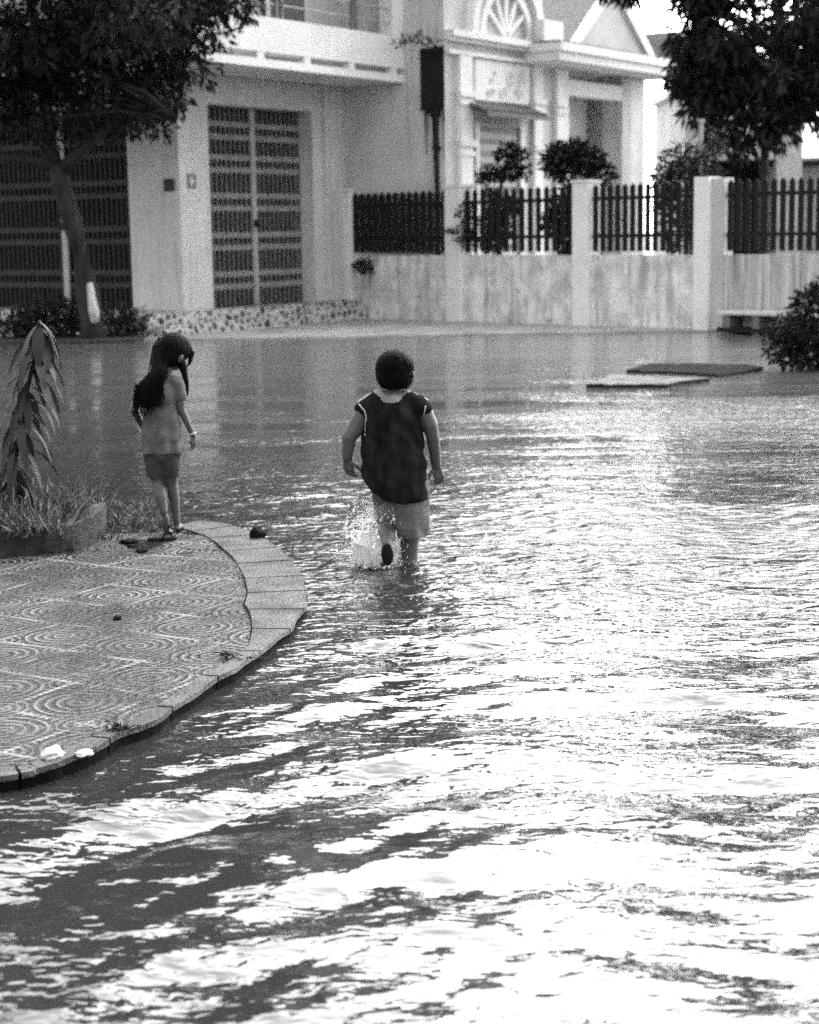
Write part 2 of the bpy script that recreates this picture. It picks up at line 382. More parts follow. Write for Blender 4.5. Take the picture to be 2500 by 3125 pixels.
def pavement():
    # fine grid clipped by the kerb line
    ys = np.arange(4.3, 10.9, .04)
    b = MB(); ke = np.array(KS)
    order = np.argsort(ke[:, 1]); ky, kx = ke[order, 1], ke[order, 0]
    cols = 90; rows = []
    for y in ys:
        xe = float(np.interp(y, ky, kx)) if y > 4.6 else -3.2
        if y > 10.1: xe = float(np.interp(y, [10.1, 10.42, 10.6, 10.7, 10.9], [-1.0, -1.3, -1.7, -2.4, -9]))
        rows.append([(x, y, pave_z(x, y)) for x in np.linspace(-10, xe-.008, cols)**1])
    v = [p for r in rows for p in r]; f = []
    for i in range(len(rows)-1):
        for j in range(cols-1):
            a = i*cols+j; f.append((a, a+1, a+cols+1, a+cols))
    b.add(v, f); o = b.build('pavement', M['tiles'], smooth=True); tag(o, kind='structure')
    # kerb: flat wet stones with joints, a dark face towards the road
    bj = MB(); bt = MB(); bf = MB(); W = .20
    acc = 0; 
    for i in range(1, len(KS)-2):
        x, y = KS[i]; x2, y2 = KS[i+1]
        t = Vector((x2-x, y2-y, 0)); L = t.length; t.normalize(); nrm = Vector((-t.y, t.x, 0))
        if x < -2.3: continue
        gap = .011 if acc > .40 else 0
        if gap: acc = 0
        acc += L
        a = Vector((x, y, 0)) + t*gap; c = Vector((x2, y2, 0))
        z1 = pave_z(a.x, a.y)+.006; z2 = pave_z(c.x, c.y)+.006
        Wf = lambda yy: .07+.22*max(0, min(1, (yy-6.9)/.9))
        ai = a+nrm*Wf(a.y); ci = c+nrm*Wf(c.y)
        a = a+nrm*.022*noise.noise(a*5); c = c+nrm*.022*noise.noise(c*5)
        wj = lambda q: .002+.010*max(0, .4+noise.noise(q*7))
        if a.y > 7.0:
            ao, co = ai+nrm*wj(ai), ci+nrm*wj(ci); bj.add([(ai.x, ai.y, z1+.0012), (ci.x, ci.y, z2+.0012), (co.x, co.y, z2+.0012), (ao.x, ao.y, z1+.0012)], [(0, 1, 2, 3)])
        if gap:
            e0 = a-t*.011; e1 = ai-t*(.011+.02*noise.noise(a*9)); bj.add([(e0.x, e0.y, z1+.0015), (e1.x, e1.y, z1+.0015), ((e1+t*.007).x, (e1+t*.007).y, z1+.0015), ((e0+t*.012).x, (e0+t*.012).y, z1+.0015)], [(0, 1, 2, 3)])
        bt.add([(a.x, a.y, z1), (c.x, c.y, z2), (ci.x, ci.y, z2), (ai.x, ai.y, z1), (a.x, a.y, z1-.02), (c.x, c.y, z2-.02), (ci.x, ci.y, z2-.02), (ai.x, ai.y, z1-.02)],
               [(0, 1, 2, 3), (0, 4, 5, 1), (3, 2, 6, 7), (0, 3, 7, 4), (1, 5, 6, 2)])
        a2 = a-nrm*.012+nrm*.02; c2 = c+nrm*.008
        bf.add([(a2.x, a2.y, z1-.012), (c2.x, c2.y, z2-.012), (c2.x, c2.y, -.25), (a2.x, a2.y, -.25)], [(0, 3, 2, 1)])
    tag(bt.build('kerb', M['kerb']), kind='structure')
    tag(bj.build('kerb_joint', M['kerb_face']), kind='structure')
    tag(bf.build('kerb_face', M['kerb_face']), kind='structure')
pavement()
water_grid()

# pale concrete apron in front of the fence and the house, asphalt yard behind
flat('apron', [(-12, 29.9), (-5.6, 28.75), (-3.0, 28.6), (-.9, 28.5), (.8, 28.7), (2.8, 28.6), (5.2, 28.65), (14, 20.2), (16, 24), (9, 36), (-4, 42), (-12, 40)], .025, M['apron'], skirt=-.28)
flat('yard', [(-40, 33), (-4, 42.0), (9, 36.02), (16, 24.02), (14, 20.22), (80, 10), (80, 120), (-60, 120)], .015, M['asphalt'], skirt=-.28)

# ------------------------------------------------------------------ corner house
RZ = R(56)                       # local x runs along the street facade (away, to the right), local -y is outward
CO = (-3.966, 30.663, 0)
def lattice_gate(parent, name, x0, x1, z0, z1, y, bars, slat_m, lat_m, post_x=None, swap=False, bz=None):
    """folding iron gate: channel slats, bands of crossed strips, a lock post"""
    def P(a, b_, c): return (b_, a, c) if swap else (a, b_, c)
    gt = bpy.data.objects.new(name, None); col.objects.link(gt); gt.parent = parent
    n = int((x1-x0)/bars)
    b = MB()
    def bx(mb, xa, xb, ya, yb, za, zb):
        if swap: mb.box(ya, yb, xa, xb, za, zb)
        else: mb.box(xa, xb, ya, yb, za, zb)
    for i in range(n+1):
        x = x0 + (x1-x0)*i/n
        bx(b, x-.017, x+.017, y-.02, y+.02, z0, z1)
    b.build('slat_panel', slat_m, gt)
    k = 0
    for zc in bz:
        for dz in (-.115, .115):
            l = MB()
            for i in range(n):
                xa = x0+(x1-x0)*i/n; xb = x0+(x1-x0)*(i+1)/n
                for (za, zb) in ((zc+dz-.05, zc+dz+.05), (zc+dz+.05, zc+dz-.05)):
                    if swap: vs = [(y-.03, xa, za-.014), (y-.03, xb, zb-.014), (y-.03, xb, zb+.014), (y-.03, xa, za+.014)]
                    else: vs = [(xa, y-.03, za-.014), (xb, y-.03, zb-.014), (xb, y-.03, zb+.014), (xa, y-.03, za+.014)]
                    l.add(vs + [tuple(Vector(p)+(Vector((.006, 0, 0)) if swap else Vector((0, .006, 0)))) for p in vs],
                          [(0, 1, 2, 3), (7, 6, 5, 4), (0, 4, 5, 1), (1, 5, 6, 2), (2, 6, 7, 3), (3, 7, 4, 0)])
                bx(l, xa+.02, xa+.05, y-.034, y-.025, zc+dz-.045, zc+dz+.045)
            l.build('lattice_band', lat_m, gt)
    if post_x is not None:
        p = MB(); bx(p, post_x-.07, post_x+.07, y-.06, y+.02, z0, z1); p.build('lock_post', M['metal'] if slat_m is M['gate_slat'] else M['gate_lattice'], gt)
    if post_x is not None:
        lk = MB(); bx(lk, post_x-.05, post_x+.05, y-.10, y-.061, 1.86, 2.0); lk.build('lock', M['dark_paint'], gt)
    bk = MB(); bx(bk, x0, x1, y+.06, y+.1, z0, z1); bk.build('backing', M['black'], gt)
    return gt
hA = thing('corner_house', 'white corner house with folding iron gates, rubble stone base and wraparound balcony, left', 'house', CO, RZ)
w = MB()
w.box(0, .82, 0, 1.22, .39, 4.05)                    # corner pier
w.box(3.91, 4.95, 0, 1.22, .39, 4.05)
w.box(0, 4.95, 0, .5, 4.05, 4.56)                    # lintel band
w.box(0, .5, .5, 9, 4.05, 4.56)
w.box(.42, 4.95, 1.22, 9, .39, 4.05)                 # core behind the gates
w.box(0, .42, 6.4, 9, .39, 4.05)
w.box(0, 4.95, 0, 9, 4.74, 12.2)                      # upper storeys, raised above view to darken the water's reflection
w.build('wall', M['plaster'], hA)
MB().box(4.22, 4.34, -.09, -.002, .39, 4.56).build('pilaster', M['plaster'], hA)
MB().box(4.40, 4.9, -.05, -.002, .39, 4.56).build('pilaster', M['plaster'], hA)
MB().prism([(-1.35, -.38), (4.75, -.38), (4.75, .4), (.4, .4), (.4, 9), (-.45, 9), (-.45, .55), (-1.35, .55)], -.2, .385).build('stone_base', M['stones'], hA)
MB().box(-1.25, 2.9, -.66, -.39, -.2, .20).build('step', M['stones'], hA)
MB().box(2.95, 4.85, -.62, -.39, -.2, .30).build('step', M['stones'], hA)
bz = [1.0, 1.68, 2.36, 3.04, 3.72]
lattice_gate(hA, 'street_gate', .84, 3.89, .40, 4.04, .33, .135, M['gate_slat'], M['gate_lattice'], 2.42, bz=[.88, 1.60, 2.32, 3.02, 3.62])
lattice_gate(hA, 'side_gate', 1.25, 6.38, .40, 4.04, .12, .125, M['slat_shade_and_stain'], M['gate_lattice_shaded'], 2.95, swap=True, bz=[.95, 1.75, 2.58, 3.3])
bal = bpy.data.objects.new('balcony', None); col.objects.link(bal); bal.parent = hA
# L-shaped slab and parapet wrapping the corner
def Lbox(d0, d1, z0, z1, e=4.95):
    b = MB(); b.prism([(-d1+.35, -d1), (e, -d1), (e, -d0), (-d0+.35, -d0), (-d0+.35, 9), (-d1+.35, 9)], z0, z1); return b
Lbox(.003, 1.5, 4.57, 4.71).build('slab', M['balcony'], bal)
Lbox(1.36, 1.5, 4.83, 5.42).build('parapet', M['balcony'], bal)
for s_ in (-.80, .52, 1.85, 3.2, 4.6): MB().box(s_-.09, s_+.09, -1.495, -1.365, 4.711, 4.829).build('support_block', M['balcony'], bal)
for y_ in (.6, 2, 3.4, 4.8, 6.2): MB().box(-1.145, -1.015, y_-.09, y_+.09, 4.711, 4.829).build('support_block', M['balcony'], bal)
MB().box(-.9, 4.9, -1.2, -.1, 4.712, 4.74).build('deck', M['plaster_grey'], bal)
rl = MB()
for z_ in (5.66, 5.92, 6.2): rl.tube([(-1.05, -1.43, z_), (4.55, -1.43, z_)], .018, 6)
rl.tube([(-1.08, -1.43, 6.2), (-1.08, 9, 6.2)], .02, 6)
rl.build('railing', M['metal'], bal)
for s_ in (-.45, .3, .68, 1.05, 1.2, 3.32, 3.42): MB().box(s_-.035, s_+.035, -1.47, -1.40, 5.421, 6.26).build('railing_post', M['gate_slat'] if s_ > 1 else M['dark_paint'], bal)
MB().box(4.55, 4.93, -1.5, -1.2, 5.421, 7.4).build('end_pier', M['balcony'], bal)
for s_ in (1.0, 3.2):
    wf = MB().box(s_-.62, s_+.62, -.03, -.002, 5.0, 7.2).build('balcony_door', M['plaster_white'], hA)
    MB().box(s_-.52, s_+.52, -.045, -.031, 5.1, 7.1).build('pane', M['gate_slat'], wf)
# small number plate on the pier
pl = MB().box(.20, .42, -.02, -.002, 2.55, 2.80).build('number_plate', M['gate_slat'], hA)
MB().box(.27, .31, -.026, -.021, 2.60, 2.75).box(.31, .36, -.026, -.021, 2.66, 2.69).build('plate_figure', M['plaster_white'], pl)
MB().box(-.02, -.002, .12, .36, 2.50, 2.72).build('number_plate', M['slat_shade_and_stain'], hA)

# ------------------------------------------------------------------ second house (villa) with side wall, portico and gables
BO = (.8166, 33.398, 0)
hB = thing('villa', 'ornate white house with half-round fanlight, pillared portico and pointed gables behind the fence', 'house', BO, RZ)
MB().box(.05, 4.55, 0, 8, 0, 5.35).box(.05, 3.75, .001, 8, 5.35, 9.2).build('wall', M['plaster'], hB)
MB().box(0, 4.6, -.12, -.002, 5.30, 5.38).box(0, 4.62, -.20, -.002, 5.38, 5.50).box(0, 4.58, -.10, -.002, 5.06, 5.14).build('cornice', M['plaster_white'], hB)
for s0, s1 in ((.38, .82), (3.25, 3.6), (4.2, 4.52)):
    MB().box(s0, s1, -.10, -.003, 0, 5.05).box(s0-.06, s1+.06, -.16, -.101, 4.28, 4.38).box(s0-.04, s1+.04, -.14, -.101, 4.12, 4.2).box(s0-.06, s1+.06, -.16, -.101, 3.34, 3.46).box(s0-.04, s1+.04, -.14, -.101, 3.16, 3.24).build('pilaster', M['plaster_white'], hB)
# fanlight: half-round frame with spokes
def arc(cx, cz, r0, r1, y0, y1, n=24, a0=0, a1=math.pi):
    b = MB()
    for i in range(n):
        t0 = a0+(a1-a0)*i/n; t1 = a0+(a1-a0)*(i+1)/n
        b.prism_y([(cx+r0*math.cos(t0), cz+r0*math.sin(t0)), (cx+r1*math.cos(t0), cz+r1*math.sin(t0)), (cx+r1*math.cos(t1), cz+r1*math.sin(t1)), (cx+r0*math.cos(t1), cz+r0*math.sin(t1))], y0, y1)
    return b
fl = arc(2.15, 5.50, .86, 1.02, -.12, -.002).build('fanlight', M['plaster_white'], hB)
arc(2.15, 5.50, 1.22, 1.42, -.18, -.002).build('arch_moulding', M['plaster_white'], fl)
b = MB(); b.prism_y([(2.15-.86, 5.51)] + [(2.15+.86*math.cos(math.pi*(1-i/16)), 5.51+.86*math.sin(math.pi*(1-i/16))) for i in range(17)][1:], -.03, -.003); b.build('pane', M['plaster_grey'], fl)
b = MB()
for a in (35, 62, 90, 118, 145):
    c_, s_ = math.cos(R(a)), math.sin(R(a)); w_ = .045
    b.prism_y([(2.15-s_*w_, 5.52+c_*w_), (2.15+s_*w_, 5.52-c_*w_), (2.15+.88*c_+s_*w_, 5.52+.88*s_-c_*w_), (2.15+.88*c_-s_*w_, 5.52+.88*s_+c_*w_)], -.09, -.031)
b.build('spokes', M['plaster_white'], fl)
# relief panel with scroll ornament
rp = MB().box(1.0, 3.1, -.06, -.002, 4.25, 5.03).build('relief_panel', M['plaster_white'], hB)
rr = random.Random(4)
for i in range(16):
    b = MB()
    cx_ = 1.2+rr.random()*1.7; cz_ = 4.37+rr.random()*.52; r_ = .06+.1*rr.random()
    b.tube([(cx_+(r_*(1-t/14))*math.cos(t*.62), -.068, cz_+(r_*(1-t/14))*math.sin(t*.62)) for t in range(12)], .016, 5)
    b.build('scroll', M['plaster_white'], rp)
aw = MB(); aw.add([(.75, -.002, 4.18), (3.25, -.002, 4.18), (3.25, -.002, 4.10), (.75, -.002, 4.10), (.55, -.62, 3.98), (3.05, -.62, 3.98), (3.05, -.62, 3.90), (.55, -.62, 3.90)],
       [(0, 1, 5, 4), (3, 7, 6, 2), (4, 5, 6, 7), (0, 4, 7, 3), (1, 2, 6, 5)])
awo = aw.build('awning', M['tile_roof'], hB)
b = MB()
for i in range(13): x_ = .7+i*.19; b.tube([(x_, -.01, 4.2), (x_-.19, -.62, 4.0)], .035, 6)
b.build('ridges', M['tile_roof'], awo)
dr = MB().box(1.0, 2.78, -.05, -.002, .05, 3.82).build('shutter_door', M['plaster_grey'], hB)
b = MB()
for i in range(16): b.box(1.02, 2.62, -.075, -.051, .2+i*.23, .2+i*.23+.09)
b.build('slats', M['gate_slat'], dr)
MB().box(2.64, 2.8, -.12, -.08, .05, 3.82).box(.94, 1.03, -.12, -.051, .05, 3.82).build('door_frame', M['plaster_white'], dr)
po = bpy.data.objects.new('portico', None); col.objects.link(po); po.parent = hB
MB().box(4.56, 7.39, .9, 1.1, 0, 5.09).box(4.86, 7.39, .0, .3, 4.56, 4.88).build('porch_wall', M['plaster_white'], po)
MB().box(4.551, 4.85, -.02, .28, 0, 5.08).build('column', M['plaster_white'], po)
MB().box(7.4, 7.85, 0, .5, 0, 5.08).build('column', M['plaster'], po)
MB().box(7.9, 8.75, .1, 1.4, 0, 5.08).build('column', M['plaster_white'], po)
MB().box(2.95, 8.9, -.85, 1.4, 5.10, 5.28).box(2.9, 8.95, -.92, 1.45, 5.281, 5.44).build('canopy', M['plaster_white'], po)
MB().box(3.0, 8.8, -.80, 1.2, 5.441, 5.50).build('canopy_cap', M['tile_roof'], po)
MB().box(3.75, 9.2, 1.41, 8, 0, 5.44).build('rear_wall', M['plaster'], hB)
lamp = MB().tube([(6.6, .89, 3.55), (6.6, .7, 3.5)], .05, 8).tube([(6.6, .7, 3.66), (6.6, .7, 3.3)], [.05, .16], 10).build('porch_lamp', M['dark_paint'], po)
def gable(x0, x1, z0, zt, y0, y1, nm='gable'):
    xm = (x0+x1)/2
    o = MB().prism_y([(x0, z0), (x1, z0), (xm, zt)], y0, y1).build(nm, M['tile_roof'], hB)
    MB().prism_y([(x0+.18, z0), (x1-.18, z0), (xm, zt-.22)], y0-.05, y0-.001).build('tympanum', M['plaster_grey'], o)
    t = .20
    MB().prism_y([(x0-.12, z0), (x0+t, z0), (xm, zt-t*.9), (xm, zt+.14)], y0-.14, y0-.051).prism_y([(x1+.12, z0), (xm, zt+.14), (xm, zt-t*.9), (x1-t, z0)], y0-.14, y0-.051).build('rake_trim', M['plaster_white'], o)
    return o
gable(4.6, 8.6, 5.5, 7.05, -.1, 6)
gable(9.3, 10.7, 5.3, 6.3, -.2, 4)
MB().box(3.2, 4.0, -.35, .4, 5.51, 5.95).build('roof_block', M['plaster_white'], hB)
b = MB(); b.add([(3.76, .3, 5.5), (9.3, .3, 5.5), (9.3, 4.5, 7.4), (3.76, 4.5, 7.4), (3.76, 8.2, 5.5), (9.3, 8.2, 5.5)], [(0, 1, 2, 3), (3, 2, 5, 4), (0, 3, 4), (1, 5, 2)])
b.build('roof', M['tile_roof'], hB)
# a finial-like chimney line on the right

# side wall between the two houses
sw = thing('party_wall', 'tall plain pale wall between the corner house and the ornate house', 'wall', (BO[0], BO[1], 0), RZ)
MB().box(-.03, .048, .004, 2.6, 0, 12.2).build('wall_face', M['plaster'], sw)  # height above view added to darken its reflection in the water
hop = thing('rain_hopper', 'black stained rain hopper high on the pale wall with small plants on its rim', 'drain hopper', (BO[0], BO[1], 0), RZ)
poly = [(.0, 5.2), (.53, 5.16)]
for i in range(23):
    y_ = .53-.53*i/22; poly.append((y_, 4.05-.32*random.random()**2+(.1 if i % 3 else 0)-.05*random.random()))
b = MB(); n = len(poly); b.add([(-.07, y, z) for y, z in poly]+[(-.031, y, z) for y, z in poly], [tuple(range(n))[::-1], tuple(range(n, 2*n))]+[(i, (i+1) % n, n+(i+1) % n, n+i) for i in range(n)]); b.build('hopper_box', M['black'], hop)
MB().box(-.12, -.071, .03, .5, 5.08, 5.17).build('rim', M['dark_paint'], hop)
b = MB()
for i in range(26):
    y_ = .0+.47*random.random(); l_ = .15+1.1*random.random()**2; w_ = .008+.04*random.random()**2
    b.add([(-.034-.0002*i, y_, 4.1), (-.034-.0002*i, y_+w_, 4.1), (-.034-.0002*i, y_+w_*.6, 4.05-l_), (-.034-.0002*i, y_+w_*.3, 4.05-l_)], [(0, 1, 2, 3)])
b.build('drip_stain', M['slat_shade_and_stain'], hop)
dp = thing('downpipe', 'thin black downpipe running down the pale wall under the hopper', 'pipe', (BO[0], BO[1], 0), RZ)
MB().tube([(-.10, .16, 4.04), (-.10, .16, .05)], .045, 8).build('pipe', M['black'], dp)
for z_ in (3.3, 2.2, 1.1): MB().box(-.15, -.031, .09, .23, z_-.03, z_+.03).build('bracket', M['dark_paint'], dp)

# neighbouring house farther right
hC = thing('neighbour_house', 'low white neighbouring house with dark doorway, glimpsed behind the right tree', 'house', (7.6, 41.5, 0), R(0))
MB().box(-.9, 1.9, 0, 5, 3.3, 4.9).box(-.9, -.75, 0, 5, 0, 3.3).box(1.3, 1.9, 0, 5, 0, 3.3).box(-.75, 1.3, 1.5, 5, 0, 3.3).build('wall', M['plaster'], hC)
MB().box(-.74, 1.29, 1.42, 1.49, 0, 3.29).build('doorway', M['black'], hC)
MB().box(-.6, .0, -.06, -.002, 4.05, 4.2).build('vent', M['black'], hC)
MB().box(-1.05, 2.05, -.3, 5.1, 4.901, 5.05).build('roof', M['plaster_white'], hC)
sh = thing('shed', 'long low shed with pale sheet roof behind the rightmost fence panel', 'shed', (12.2, 42, 0), R(-6))
MB().box(-3.4, 7, 0, 5, 0, 3.15).build('wall', M['plaster_grey'], sh)
b = MB(); b.add([(-3.7, -.4, 3.25), (7.3, -.4, 3.25), (7.3, 5, 4.5), (-3.7, 5, 4.5), (-3.7, -.4, 3.33), (7.3, -.4, 3.33), (7.3, 5, 4.6), (-3.7, 5, 4.6)], [(0, 1, 2, 3), (7, 6, 5, 4), (0, 4, 5, 1), (0, 3, 7, 4), (1, 5, 6, 2)])
b.build('roof', M['metal'], sh)
MB().box(-3.7, 7.3, -.43, -.401, 3.12, 3.26).build('gutter', M['dark_paint'], sh)
MB().tube([(-.6, -.05, 3.1), (.3, -.06, 1.5)], .03, 5).build('brace', M['dark_paint'], sh)

# ------------------------------------------------------------------ fence along the far side of the street
FO = (-1.0928, 34.606, 0); FR = math.atan2(-.68188, .73146)
posts = [(-.15, .04), (2.59, 2.98), (5.62, 5.98), (8.2, 8.62)]
plabel = ['left end fence post, against the corner house', 'slim white fence post right of the solid looking black panel', 'slim white fence post in the middle of the fence, under the round bush', None]
for (a, b_), lb in zip(posts, plabel):
    if lb is None: continue
    t = thing('fence_post', lb, 'fence post', FO, FR, 'white posts of the fence')
    MB().box(a, b_, -.08, .28, -.2, 2.53).build('shaft', M['plaster_white'], t, bevel=.01)
    MB().box(a-.02, b_+.02, -.10, .30, 2.531, 2.58).build('cap', M['plaster_white'], t)
t = thing('fence_post', 'widest white gate pier of the fence, with a thin pole rising behind it', 'gate pier', FO, FR, 'white posts of the fence')
MB().box(8.2, 8.50, -.12, .25, -.2, 2.55).build('shaft', M['plaster_white'], t, bevel=.01)
MB().box(8.501, 8.74, -.04, .25, -.2, 2.53).build('side_shaft', M['plaster_grey'], t)
spans = [(.04, 2.59), (2.98, 5.62), (5.98, 8.2), (8.74, 11.2), (11.2, 14)]
wl = ['stained low wall below the leftmost, dense black railing panel', 'stained low wall below the second railing panel, under the bonsai', 'stained low wall below the third railing panel, left of the gate pier', 'vertically streaked low wall right of the gate pier']
pb = None
for i, (a, b_) in enumerate(spans):
    if i < 4:
        e = b_ if i < 3 else 14
        t = tag(MB().box(a+.002, e-.002, 0, .16, -.25, 1.27).build('low_wall', M['wall_stain'] if i < 3 else M['wall_streak'], None), wl[i], 'wall', 'low walls under the railings')
        t.location = FO; t.rotation_euler = (0, 0, FR)
    t = thing('railing_panel', ['densest black picket railing panel, nearest the corner house', 'black picket railing panel partly hidden by bonsai branches and a dark bush', 'black picket railing panel left of the gate pier, half covered by shrub', 'black picket railing panel right of the gate pier', 'black picket railing panel running out of the right edge'][i], 'fence', FO, FR, 'black picket panels')
    n_ = 14 if i < 3 else 15; step = (b_-a)/n_
    for z_ in (1.60, 2.25): MB().box(a+.003, b_-.003, .045, .085, z_-.03, z_+.03).build('rail', M['dark_paint'], t)
    w_ = .070 if i == 0 else .052
    if pb is None or i < 2:
        m_ = MB().prism_y([(-w_, 1.33), (w_, 1.33), (w_, 2.44), (0, 2.50), (-w_, 2.44)], .02, .044); pk = m_.build('picket', M['dark_paint'], t); pb = pk
    else:
        pk = pb.copy(); col.objects.link(pk); pk.parent = t
    pk.location = (a+step/2, 0, 0)
    for j in range(1, n_):
        q = pk.copy(); col.objects.link(q); q.parent = t; q.location = (a+step*(j+.5), 0, 0)
# concrete bench-like ledge by the gate
t = thing('bench', 'low concrete bench standing in water against the streaked wall', 'bench', FO, FR)
MB().box(8.95, 11.6, -.55, -.05, .31, .37).build('seat', M['plaster'], t, bevel=.01)
for x_ in (9.05, 9.6, 10.6, 11.4): MB().box(x_, x_+.12, -.5, -.1, -.2, .299).build('leg', M['gate_slat'], t)
MB().box(8.95, 11.6, -.09, -.03, -.1, .298).build('backing', M['plaster_grey'], t)
MB().box(8.95, 11.6, -.53, -.06, .03, .1).build('gap_shade', M['black'], t)  # black box standing in for the shade in the gap under the seat
for k, (x_, y_, h_, lb) in enumerate([(6.35, 36.3, 4.7, 'thin pale pole standing in the yard, left of the other one'), (5.1, 29.9, 3.5, 'short thin pale pole rising behind the gate pier')]):
    t = thing('pole', lb, 'pole', (x_, y_, 0), 0, 'thin poles behind the fence')
    MB().tube([(0, 0, 0), (0, 0, h_)], .04, 8).build('shaft', M['metal'], t); MB().tube([(0, 0, h_), (0, 0, h_+.05)], .06, 8).build('cap', M['metal'], t)

# drain slabs in the flooded street
def slab(name, lb, pts, z, m, cat='slab', lip=None):
    t = thing(name, lb, cat, (pts[0][0], pts[0][1], 0))
    P = []
    for i, (x, y) in enumerate(pts):
        x2, y2 = pts[(i+1) % len(pts)]
        for k in range(7):
            t_ = k/7; jx, jy = (0, 0) if k == 0 else (noise.noise(Vector((i*3.3+k*.7, 1, z)))*.10, noise.noise(Vector((k*.7, i*5.1, z)))*.10)
            P.append((x+(x2-x)*t_-pts[0][0]+jx, y+(y2-y)*t_-pts[0][1]+jy))
    MB().prism(P, -.28, z-.012).build('base', M['black'], t)
    MB().prism([(x*1.0, y*1.0) for x, y in P], z-.0118, z).build('top', m, t)
slab('drain_slab', 'long thin concrete drain slab with dark front edge, nearest in the street', [(1.98, 18.9), (2.87, 18.75), (3.05, 19.1), (3.44, 19.4), (2.4, 20.1), (2.25, 19.6)], .04, M['slab'])
slab('asphalt_patch', 'dark raised asphalt patch behind the drain slab', [(2.67, 20.8), (3.38, 20.3), (3.64, 19.9), (4.0, 20.3), (4.36, 20.9), (4.3, 21.3), (3.7, 21.7), (3.09, 21.8)], .03, M['mound'])

# ------------------------------------------------------------------ vegetation
def leaf_mesh(name, P, D, L, W, m, parent, fold=.25, curl=.0):
    """leaves: P points, D directions (numpy n,3), lengths, widths -> one mesh of folded diamonds"""
    n = len(P); D = D/np.linalg.norm(D, axis=1, keepdims=True)
    up = np.random.normal(size=(n, 3)); S = np.cross(D, up); S /= np.linalg.norm(S, axis=1, keepdims=True)+1e-9
    T = np.cross(S, D); L = L[:, None]; W = W[:, None]
    v = np.stack([P, P+D*L*.45+S*W+T*W*fold, P+D*L - np.array([0, 0, 1])*L*curl, P+D*L*.45-S*W+T*W*fold], 1).reshape(-1, 3)
    f = (np.arange(n)[:, None]*4+np.arange(4)[None]).astype(np.int32)
    me = bpy.data.meshes.new(name); me.vertices.add(len(v)); me.vertices.foreach_set('co', v.ravel())
    me.loops.add(f.size); me.loops.foreach_set('vertex_index', f.ravel())
    me.polygons.add(n); me.polygons.foreach_set('loop_start', np.arange(0, f.size, 4, dtype=np.int32))
    me.update(); me.validate(); me.materials.append(m)
    o = bpy.data.objects.new(name, me); col.objects.link(o)
    if parent: o.parent = parent
    return o
def clumps(centers, radii, per, flat=.8):
    """points scattered through clumps; returns P and outward directions"""
    P = []; D = []
    for c, r, k in zip(centers, radii, per):
        d = np.random.normal(size=(k, 3)); d /= np.linalg.norm(d, axis=1, keepdims=True)
        rr_ = r*np.random.random((k, 1))**.5
        p = d*rr_*np.array([1, 1, flat])
        P.append(np.array(c)+p); D.append(d+np.random.normal(size=(k, 3))*.6)
    return np.concatenate(P), np.concatenate(D)
def tree(name, label, loc, trunk, limbs, cl, per, leafL, leafW, m, droop=.4, group=None, white=None):
    t = thing(name, label, 'tree', loc, 0, group)
    b = MB(); b.tube(trunk[0], trunk[1], 10)
    b.build('trunk', M['bark'], t, smooth=True)
    if white: MB().tube(white[0], white[1], 10).build('painted_band', M['bark_pale'], t, smooth=True)
    b = MB()
    for p, r in limbs: b.tube(p, r, 7)
    for c, r in cl:                        # twigs to every clump
        ends = [Vector(l[0][-1]) for l in limbs]; e = min(ends, key=lambda q: (q-Vector(c)).length)
        mid = (e+Vector(c))/2+Vector((random.uniform(-.2, .2), random.uniform(-.2, .2), .1))
        b.tube([e, mid, c], [.045, .03, .01], 5)
    b.build('limbs', M['bark'], t, smooth=True)
    P, D = clumps([c for c, r in cl], [r for c, r in cl], [int(per*r**2.2) for c, r in cl], .7)
    D[:, 2] -= droop
    n = len(P)
    leaf_mesh('crown', P, D, np.random.uniform(.6, 1.2, n)*leafL, np.random.uniform(.7, 1.2, n)*leafW, m, t, curl=.15)
    return t
# left street tree: trunk forks at 2.8 m, wide drooping crown carried above view to darken the water
rl_ = random.Random(11)
cl = []
for i in range(250):
    a = rl_.uniform(0, 2*math.pi); rad = 4.9*math.sqrt(rl_.random()); z = rl_.uniform(3.9, 15.2)
    if z > 12: rad *= .7
    x_ = rad*math.cos(a)-.9; y_ = rad*math.sin(a)*.55-.6
    if z < 4.8 and x_ > 1.9: continue
    if z < 4.9: z += .5*abs(x_)*.3
    if x_ > 2.9: continue
    cl.append(((x_, y_, z), rl_.uniform(.5, 1.0)))
for i in range(46): cl.append(((rl_.uniform(-4.2, 2.6), rl_.uniform(-4.2, -1.0), rl_.uniform(6.2, 13.5)), rl_.uniform(.6, 1.0)))  # unseen street-side clumps added to shade the house's left facade
cl = [c for c in cl if not (5.0 < c[0][2] < 6.6 and c[0][0] < -.7 and rl_.random() < .6)]
for i in range(70): cl.append(((rl_.uniform(-2.5, 3.1), rl_.uniform(-1, .3), rl_.uniform(3.6, 6.4)), rl_.uniform(.15, .33)))
cl = [c for c in cl if not (c[0][0] > 1.0 and c[0][2] < 4.1+(c[0][0]-1.0)*.9) and not (c[0][0]+c[1] > 2.55 and c[0][2] < 7.5)]
